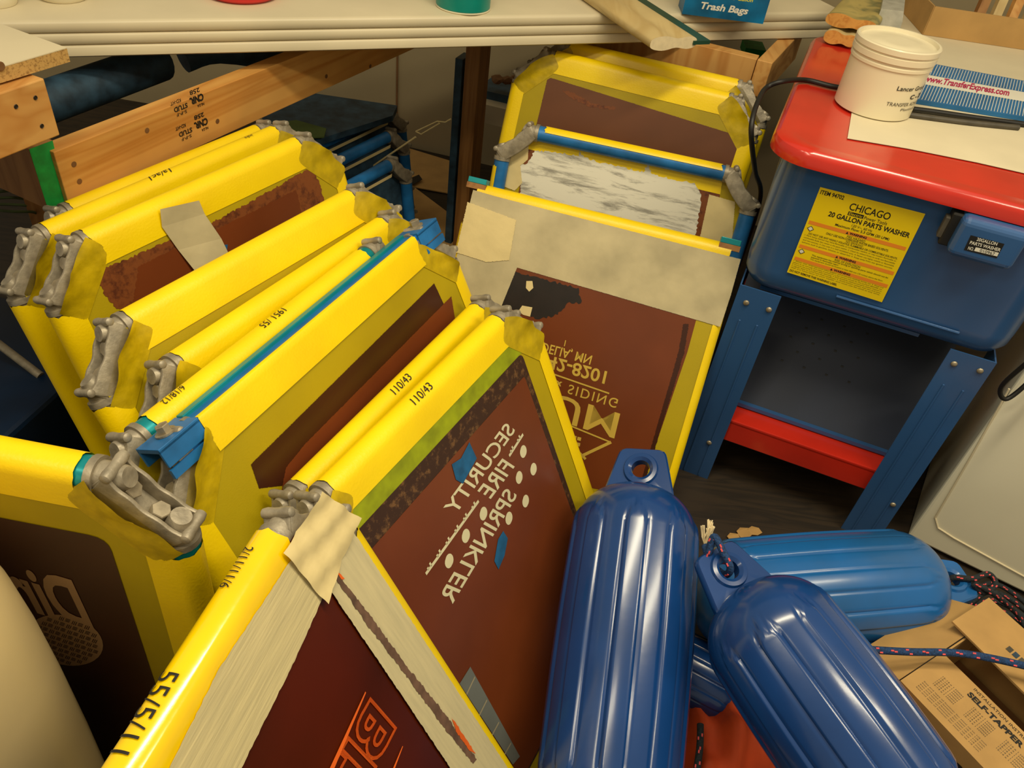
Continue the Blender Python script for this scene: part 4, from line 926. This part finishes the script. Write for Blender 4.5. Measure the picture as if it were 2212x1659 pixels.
# black cord over the lid corner, behind the frames
UP_ = lambda x, y: onplane(x, y, WP(-.046, 0, 0), wn)
cp = [onlid(1940, 202, LT + .006), onlid(1900, 197, LT + .006), onlid(1850, 193, LT + .006), onlid(1800, 187, LT + .006), onlid(1740, 173, LT + .007), onlid(1690, 176, LT + .012), onz(1655, 190, .868), onz(1636, 222, .862), onz(1624, 265, .84), onz(1624, 310, .80), onz(1631, 370, .72), onz(1640, 440, .58), WP(-.02, .42, .3), WP(-.02, .44, .02)]
setp(mk('power_cord', *tube(smoothpath(cp), .0052, 10), BLACK, smooth=60), 'black power cord looping over the left corner of the red lid', 'cord')
cp = [WP(WW + .04, -.05, .84), WP(WW + .03, -.06, .70), WP(WW + .028, -.05, .62), WP(WW + .02, -.03, .53), WP(WW + .045, -.02, .5), WP(WW + .07, .0, .56), WP(WW + .085, .02, .66), WP(WW + .09, .1, .8)]
setp(mk('hanging_cord', *tube(smoothpath(cp), .0045, 10), BLACK, smooth=60), 'black cord hanging in a loop at the right side of the washer', 'cord')
# cardboard tray at the back of the lid
t0_, t1_ = onlid(2018, 80), onlid(2300, 122); td = (t1_ - t0_).normalized(); tn = V((-td.y, td.x, 0))
tray = empty('cardboard_tray', t0_, 'open cardboard tray at the back of the red lid', 'cardboard box')
t0_ = t0_ - td * .03
mk('front_wall', *obox(t0_ + td * .45 + V((0, 0, .036)), td * .45, tn * .002, (0, 0, .034)), CARD, tray)
mk('side_wall', *obox(t0_ + tn * .14 + V((0, 0, .036)), td * .002, tn * .14, (0, 0, .034)), CARD, tray)
mk('base', *obox(t0_ + td * .45 + tn * .14 + V((0, 0, .004)), td * .45, tn * .14, (0, 0, .002)), CARD, tray)
for k in range(5):
    o_ = t0_ + td * (.16 + .045 * k) + tn * (.05 + .008 * k)
    m = (PINED, PALEW, PINEX, PALEW, PINED)[k]
    setp(mk('wood_stick', *obox(o_ + V((0, .06, .09)), td * .011, tn * .010 + V((0, 0, 0)), (V((.02, .05, .075)))), m), 'stained wooden stick standing in the cardboard tray', 'stick', 'wooden sticks in the cardboard tray')
mp_ = t0_ + td * .47 + tn * .10
mpl = setp(mk('perforated_plate', *obox(mp_ + V((0, 0, .1)), td * .035, tn * .0015, V((.02, .03, .09))), STEEL), 'grey steel plate with holes leaning in the cardboard tray', 'plate')
hs = [obox(mp_ - tn * .0022 + td * (.02 * (i - .5)) + V((.02, .03, .09)) * (j * .28) + V((0, 0, .1)), td * .0035, tn * .0006, V((.0008, .001, .0035))) for i in (0, 1, 2) for j in (-2, -1, 0, 1, 2)]
o = mk('plate_holes', *join(*hs), BLACK); o.parent = mpl
setp(mk('standing_board', *obox(t0_ + td * .62 + tn * .2 + V((0, 0, .16)), td * .08, tn * .004, (0, 0, .155)), PLAST), 'white panel standing behind the tray beside the steel plate', 'panel')
# stacked used squeegees at the back left of the lid
for (x, y, zz_, w2, lab_, em, i_) in ((1815, 84, LT + .018, .075, 'lower wooden squeegee of the stacked pair on the red lid', ENDO, 0), (1838, 50, LT + .052, .115, 'upper paint-stained wooden squeegee of the stacked pair on the red lid', ENDO, 1)):
    pe = onlid(x, y, zz_); e_ = squeegee('squeegee', lab_, pe, (wk * .99 + wn * .12).normalized(), 0, w2, .034, (PALEW, wood('ink_stained_maple', (190, 170, 100), (130, 128, 80), 8))[i_], em, .3, None, 'stacked squeegees on the lid', across=wn)
pe = onlid(1925, 42, LT + .06)
setp(mk('silver_tape_strip', *prism([pe + wn * a_ + V((0, 0, b_)) for a_, b_ in ((-.03, -.045), (.03, -.05), (.026, .0), (.02, .022), (-.03, .018))], wk * .16), FOIL), 'silver tape wrapped over the squeegee blade behind the white tub', 'tape')
# ------------------------------------------------------------------ cream appliance panel at right
g0, g1 = onz(1955, 1165, 0), onz(2212, 1290, 0); gd = (g1 - g0).normalized(); gn = V((-gd.y, gd.x, 0))
ap = empty('appliance', g0, 'cream enamelled appliance standing at the right edge behind the fenders', 'appliance')
q = [g0, g0 + gd * .6, g0 + gd * .6 + gn * .5, g0 + gn * .5]
mk('cabinet', *hexa([p + V((0, 0, .012)) for p in q], [p + V((0, 0, .86)) for p in q]), WHITEP, ap, bevel=.006)
AP = lambda x, y: onplane(x, y, g0 - gn * .001, gn)
mk('groove', *tube([AP(2180, 840), AP(2098, 985), AP(2020, 1118), AP(2026, 1140), AP(2060, 1162), AP(2330, 1310)], .0022, 8), LAM, ap)
# ------------------------------------------------------------------ tall cream drum, bottom left
rr_ = V((-.742, .671, 0)); perp = V((-.671, -.742, 0)); cdm = rr_ * .60 + perp * .148
dz = [(.0001, .90), (.06, .895), (.10, .88), (.128, .855), (.146, .82), (.158, .78), (.165, .73), (.168, .66), (.168, .58), (.165, .45), (.155, .2), (.15, .0)]
setp(mk('plastic_drum', *lathe([(r_ * .87, z_) for r_, z_ in dz[::-1]], cdm, (0, 0, 1), 72), DRUMM, smooth=60), 'tall rounded cream plastic drum at the lower left corner', 'drum')
# ------------------------------------------------------------------ boat fenders
def capsule_fender(label, a, b, R_, m, ribs=9, phase=0, tab=True, tabn=None, tab2=False, group='blue boat fenders'):
    d = (b - a); Ln = d.length; d.normalize(); up = V((0, 0, 1)); x = (up - d * up.dot(d)).normalized(); y = d.cross(x)
    if tabn is not None: pass
    M = Matrix((x, y, d)).transposed().to_4x4(); M.translation = a
    e = empty('boat_fender', label=label, cat='boat fender', group=group, mtx=M, world=False)
    NS, NB = 240, 60; vs = []; fs = []; prof = []
    for k in range(14):
        t = math.pi / 2 * (k + .6) / 14; prof.append((-R_ * .86 * math.cos(t), R_ * math.sin(t) ** .9, 0))
    for k in range(NB + 1):
        z_ = Ln * k / NB; prof.append((z_, R_ * (1 + .03 * math.sin(math.pi * k / NB)), z_))
    for k in range(14):
        t = math.pi / 2 * (13.4 - k) / 14; prof.append((Ln + R_ * .86 * math.cos(t), R_ * math.sin(t) ** .9, 0))
    for (z_, r_, f) in prof:
        for i in range(NS):
            th = 2 * math.pi * i / NS; ph = ((th / (2 * math.pi) * ribs + phase) % 1)
            w_ = abs(ph - .5) * 2                      # 0 at rib centre
            e_ = min(z_ + R_ * .25, Ln + R_ * .25 - z_) / (R_ * .35)
            hwid = .46 * math.sqrt(max(0, 1 - max(0, 1 - e_) ** 2)) if e_ > 0 else 0
            rib = 0
            if hwid > 0:
                s_ = (hwid - w_) / .08; rib = max(0, min(1, s_)); rib = rib * rib * (3 - 2 * rib)
                g_ = math.exp(-((w_ - hwid - .04) / .06) ** 2)
            else: g_ = 0
            rr = r_ * (1 + .024 * rib - .019 * g_)
            vs.append((rr * math.cos(th), rr * math.sin(th), z_))
    n = len(prof)
    for i in range(n - 1):
        for k in range(NS): k2 = (k + 1) % NS; fs.append((i * NS + k, i * NS + k2, (i + 1) * NS + k2, (i + 1) * NS + k))
    fs.append(tuple(range(NS))[::-1]); fs.append(tuple(range((n - 1) * NS, n * NS)))
    body = mk('body', vs, fs, m, e, smooth=60)
    def tabm(zc, sgn, ang):
        # plate lying in the x'-d plane, hole through it
        ca, sa = math.cos(ang), math.sin(ang); X = V((-sa, ca, 0)); N_ = V((ca, sa, 0)); Z = V((0, 0, sgn))
        hw0, hw1, ln_ = R_ * .66, R_ * .38, R_ * .80; c = V((0, 0, zc))
        ce = c + Z * (ln_ * .52); hr = R_ * .155; th = .014; K = 48; po = []
        for k in range(K):
            t = 2 * math.pi * k / K; dx, dz_ = math.cos(t), math.sin(t)
            # distance to trapezoid boundary
            best = 9
            for (px_, pz_, nx_, nz_) in ((0, ln_ * .48, 0, 1), (0, -ln_ * .9, 0, -1), (hw1, ln_ * .48, 1, (hw0 - hw1) / (ln_ * 1.38)), (-hw1, ln_ * .48, -1, (hw0 - hw1) / (ln_ * 1.38))):
                den = dx * nx_ + dz_ * nz_
                if den > 1e-6: best = min(best, (px_ * nx_ + pz_ * nz_) / den)
            po.append((dx * best, dz_ * best))
        # soften corners
        for _ in range(2): po = [((po[k - 1][0] + 2 * po[k][0] + po[(k + 1) % K][0]) / 4, (po[k - 1][1] + 2 * po[k][1] + po[(k + 1) % K][1]) / 4) for k in range(K)]
        vs = []; fs = []
        rings = [(hr, -th * .7), (hr, th * .7), (hr * 1.35, th * 1.0), (hr * 1.75, th * .95), (hr * 1.9, th * .6)]
        for r_, h_ in rings:
            for k in range(K): t = 2 * math.pi * k / K; vs.append(ce + X * (r_ * math.cos(t)) + Z * (r_ * math.sin(t)) + N_ * h_)
        for f_, h_ in ((.94, .6), (1.0, .35), (1.0, -.35), (.94, -.6)):
            for a_, b_ in po: vs.append(ce + X * (a_ * f_) + Z * (b_ * f_) + N_ * (th * h_))
        for r_, h_ in ((hr * 1.9, -th * .6), (hr * 1.75, -th * .95), (hr * 1.35, -th), ):
            for k in range(K): t = 2 * math.pi * k / K; vs.append(ce + X * (r_ * math.cos(t)) + Z * (r_ * math.sin(t)) + N_ * h_)
        nr = len(vs) // K
        for i in range(nr):
            j = (i + 1) % nr
            for k in range(K): k2 = (k + 1) % K; fs.append((i * K + k, i * K + k2, j * K + k2, j * K + k))
        tb_ = mk('end_tab', vs, fs, m, e, smooth=40)
        return M @ ce, (M.to_3x3() @ N_).normalized(), (M.to_3x3() @ Z).normalized()
    out = []
    out.append(tabm(-R_ * .74, -1, tabn or 0))
    if tab2: out.append(tabm(Ln + R_ * .72, 1, tabn or 0))
    return e, out
f1, t1 = capsule_fender('upright dark blue boat fender leaning in front of the right stack', onz(1370, 1160, .355), onz(1316, 1670, .215), .106, FEND, tabn=.3, phase=.3)
f2, t2 = capsule_fender('lighter blue boat fender with dusty top lying crosswise behind the others', onz(1930, 1265, .20), onz(1600, 1290, .20), .106, FENDS, tabn=.0, tab2=False, phase=.1)
f3, t3 = capsule_fender('dark blue boat fender lying in front at right with rope through its end tab', onz(1675, 1380, .41), onz(1905, 1700, .36), .101, FEND, tabn=.1, phase=.5)
f4, t4 = capsule_fender('blue boat fender mostly hidden between the upright one and the roped one', onz(1450, 1430, .068), onz(1560, 1490, .068), .066, FEND, tabn=0)
# rope through the tab
def rope(name, label, pts, r, m, flecks=True, group=None, n=10, parent=None):
    pth = smoothpath(pts, n); o = mk(name, *tube(pth, r, 12), m, parent, smooth=60); 
    if not parent: setp(o, label, 'rope', group)
    if flecks:
        pr = []; acc = 0; k_ = 0
        for i in range(1, len(pth)):
            acc += (pth[i] - pth[i - 1]).length
            if acc > .022:
                acc = 0; k_ += 1; d = (pth[i] - pth[i - 1]).normalized(); toc = (CAM - pth[i]); toc = (toc - d * toc.dot(d)).normalized(); s_ = d.cross(toc)
                for sgn in (-1, 1):
                    c_ = pth[i] + (toc * .75 + s_ * (.5 * sgn * (1 if k_ % 2 else .2))).normalized() * r * .92 + d * (.003 * sgn); x_, y_ = d, d.cross(toc)
                    pr.append(obox(c_, d * .0026, y_ * .0012, toc * .0012))
        mk('fleck_pattern', *join(*pr), PINK, o)
    return o
c, nrm, zz = t3[0]
side = zz.cross(nrm).normalized()
pts = [c - nrm * .03 + zz * .03 + V((0, 0, 0)), c - nrm * .012, c + nrm * .014, c + nrm * .024 + zz * .022, c + nrm * .03 + zz * .05, onz(1530, 1195, .45), onz(1523, 1178, .45)]
ro = rope('rope_loop', 'blue flecked rope loop with frayed white end through the fender tab', pts, .0058, ROPE)
fr_ = onz(1523, 1178, .45)
for k in range(26):
    a_ = random.uniform(0, 6.28); dv = V((math.cos(a_) * .5, math.sin(a_) * .5, random.uniform(.6, 1.2))) * .02 + V((0, .02, .008))
    pts_ = [fr_, fr_ + dv * .5 + V((random.uniform(-.004, .004), 0, 0)), fr_ + dv]
    if k == 0: allp = []
    allp.append(tube(pts_, .0011, 5))
mk('frayed_end', *join(*allp), ENDG, ro)
rope('long_rope', 'blue rope with red and white flecks stretched across the cardboard box', [onz(1800, 1395, .30), onz(1860, 1402, .30), onz(1960, 1408, .30), onz(2080, 1412, .30), onz(2212, 1438, .31), onz(2330, 1475, .31)], .0062, ROPE)
c, nrm, zz = t2[0]
rope('tab_rope', 'dark rope knotted through the tab of the lighter blue fender', [c - nrm * .02, c + nrm * .012, onz(2100, 1250, .22), onz(2135, 1240, .21), onz(2150, 1262, .2), onz(2125, 1280, .2), onz(2105, 1262, .22), onz(2150, 1285, .2), onz(2200, 1330, .12), onz(2240, 1400, .1)], .0058, ROPED)
for k in range(5):
    o_ = k * 22
    rope('coiled_rope', 'dark rope coiled on the floor beside the cream appliance', [onz(2060 + o_ * .3, 1330 + o_ * .6, .02 + .012 * k), onz(2130, 1262 + o_ * .8, .03 + .012 * k), onz(2200 + o_ * .2, 1290 + o_ * .9, .03 + .012 * k), onz(2290, 1380 + o_, .02 + .012 * k)], .0058, ROPED, True, 'coils of dark rope by the appliance')
rope('short_rope', 'dark flecked rope end hanging between the two nearest fenders', [onz(1513, 1565, .17), onz(1512, 1610, .17), onz(1506, 1660, .17), onz(1500, 1720, .16)], .0058, ROPED)
# orange cloth heap
NX = 26; vs = []; fs = []
c00, c10, c11, c01 = [onz(x, y, .05) for x, y in ((1440, 1430), (1640, 1440), (1760, 1760), (1430, 1760))]
for j in range(NX + 1):
    for i in range(NX + 1):
        s_, t_ = i / NX, j / NX; p = c00.lerp(c10, s_).lerp(c01.lerp(c11, s_), t_)
        e_ = (min(s_, 1 - s_, t_, 1 - t_) * 4); e_ = min(1, e_)
        vs.append(p + V((0, 0, -.045 + e_ * (.10 + .022 * math.sin(11 * s_ + 4 * t_) + .014 * math.sin(19 * t_ - 7 * s_) + .01 * math.sin(30 * s_)))))
for j in range(NX):
    for i in range(NX): k = j * (NX + 1) + i; fs.append((k, k + 1, k + NX + 2, k + NX + 1))
setp(mk('orange_cloth', vs, fs, ORCL, smooth=80), 'crumpled orange cloth on the floor between the fenders', 'cloth')
# ------------------------------------------------------------------ cardboard box lower right
zt_ = .26
cb = empty('cardboard_box', onz(2060, 1520, 0), 'open cardboard carton with self-tapper screw printing lying at the lower right', 'cardboard box')
kA, kB = onz(1945, 1470, zt_), onz(2056, 1408, zt_ + .0)     # nearest flap left corners
kd = (onz(2125, 1659, zt_) - kA); kd.z = 0; kd.normalize(); ks = V((kd.y, -kd.x, 0)); ks = ks if ks.x > 0 else -ks
wf = .115
def KB(u_, v_, z_=zt_): return V((kA.x, kA.y, z_)) + kd * u_ + ks * v_
mk('front_flap', *hexa([KB(0, 0, zt_ - .003), KB(.36, 0, zt_ - .003), KB(.36, wf, zt_ - .003), KB(0, wf * .98, zt_ - .003)], [KB(0, 0), KB(.36, 0), KB(.36, wf), KB(0, wf * .98)]), CARD, cb)
mk('rear_flap', *hexa([KB(-.03, wf + .06, zt_ + .005), KB(.36, wf + .045, zt_ + .005), KB(.36, wf + .17, zt_ + .005), KB(-.03, wf + .17, zt_ + .005)], [KB(-.03, wf + .06, zt_ + .009), KB(.36, wf + .045, zt_ + .009), KB(.36, wf + .17, zt_ + .009), KB(-.03, wf + .17, zt_ + .009)]), CARD, cb)
mk('front_wall', *hexa([KB(0, 0, 0), KB(.36, 0, 0), KB(.36, .003, 0), KB(0, .003, 0)], [KB(0, 0, zt_ - .003), KB(.36, 0, zt_ - .003), KB(.36, .003, zt_ - .003), KB(0, .003, zt_ - .003)]), CARD, cb)
mk('end_wall', *hexa([KB(0, 0, 0), KB(.003, 0, 0), KB(.003, wf + .17, 0), KB(0, wf + .17, 0)], [KB(0, 0, zt_ - .003), KB(.003, 0, zt_ - .003), KB(.003, wf + .17, zt_ - .003), KB(0, wf + .17, zt_ - .003)]), CARD, cb)
mk('end_flap', *hexa([KB(-.002, 0, zt_ - .004), KB(-.002, wf + .17, zt_ - .004), KB(-.08, wf + .15, zt_ - .05), KB(-.08, .02, zt_ - .05)], [KB(-.002, 0, zt_ - .001), KB(-.002, wf + .17, zt_ - .001), KB(-.08, wf + .15, zt_ - .047), KB(-.08, .02, zt_ - .047)]), CARD, cb)
mk('rear_wall', *hexa([KB(0, wf + .17, 0), KB(.36, wf + .17, 0), KB(.36, wf + .173, 0), KB(0, wf + .173, 0)], [KB(0, wf + .17, zt_), KB(.36, wf + .17, zt_), KB(.36, wf + .173, zt_), KB(0, wf + .173, zt_)]), CARD, cb)
mk('inside_floor', *obox(KB(.18, .14, .1), kd * .18, ks * .14, (0, 0, .002)), CARDD, cb)
def ktext(s, u0, u1, v0, v1, m=INK, **k): lettering(s, KB(u0, v0, zt_ + .0006), KB(u1, v0, zt_ + .0006), KB(u0, v1, zt_ + .0006), m, cb, **k)
ktext('SELF-TAPPER', .07, .17, wf * .72, wf * .82, bold=.04); ktext('INSTALLATION INSTRUCTIONS', .07, .2, wf * .88, wf * .93); ktext('SELF DRILLING SCREWS', .18, .3, wf * .72, wf * .80, bold=.02)
for r_ in range(5):
    ktext('Size and type of fastener for steel up to 1/2 inch', .02, .14, wf * (.12 + .045 * r_), wf * (.145 + .045 * r_), GREYR)
for c_ in range(3):
    for r_ in range(6): ktext('12-14 x 1 HWH', .03 + .06 * c_, .07 + .06 * c_, wf * (.40 + .045 * r_), wf * (.425 + .045 * r_), GREYR)
lettering('MAS', KB(.06, -.0012, zt_ - .075), KB(.15, -.0012, zt_ - .075), KB(.06, -.0012, zt_ - .035), INK, cb, bold=.05)
lettering('Ufa', KB(.20, -.0012, zt_ - .085), KB(.29, -.0012, zt_ - .085), KB(.20, -.0012, zt_ - .03), INK, cb, bold=.05)
for k in range(3): mk('printed_mark', [KB(.05 + .012 * k + a_, wf + .10 + b_, zt_ + .0098) for a_, b_ in ((0, 0), (.009, 0), (.009, .012), (0, .012))], [(0, 1, 2, 3)], (GREYR, BLUED, GREYR)[k], cb)
# dark knitted strap by the box
pts = smoothpath([onz(1905, 1455, .2), onz(1935, 1480, .24), onz(1950, 1530, .24), onz(1960, 1570, .2)], 8)
setp(mk('orange_strap', *tube(pts, .004, 8), ORCL, smooth=60), 'short orange cord curling beside the cardboard box', 'cord')
setp(mk('black_knit_glove', *tube(smoothpath([onz(1850, 1450, .12), onz(1895, 1510, .15), onz(1915, 1590, .13), onz(1950, 1660, .1)], 6), .03, 14, rads=None), BLACK, smooth=60), 'bundled black knit fabric beside the cardboard box', 'fabric')
for (x, y) in ((1607, 1155), (1585, 1165), (1630, 1150), (2105, 1335)):
    p = onz(x, y, .0); q_ = [p + V((.018 * math.cos(k) * random.uniform(.6, 1.2), .018 * math.sin(k) * random.uniform(.6, 1.2), .002 + .003 * (k % 2))) for k in (0, 1, 2, 3, 4, 5)]
    setp(mk('leaf_litter', *prism(q_, (0, 0, .001)), CARD), 'dry leaf scrap lying on the dark floor under the washer', 'leaf', 'dry leaf scraps on the floor')
for o in list(D.objects):
    for k_ in ('_w',):
        if k_ in o.keys(): del o[k_]
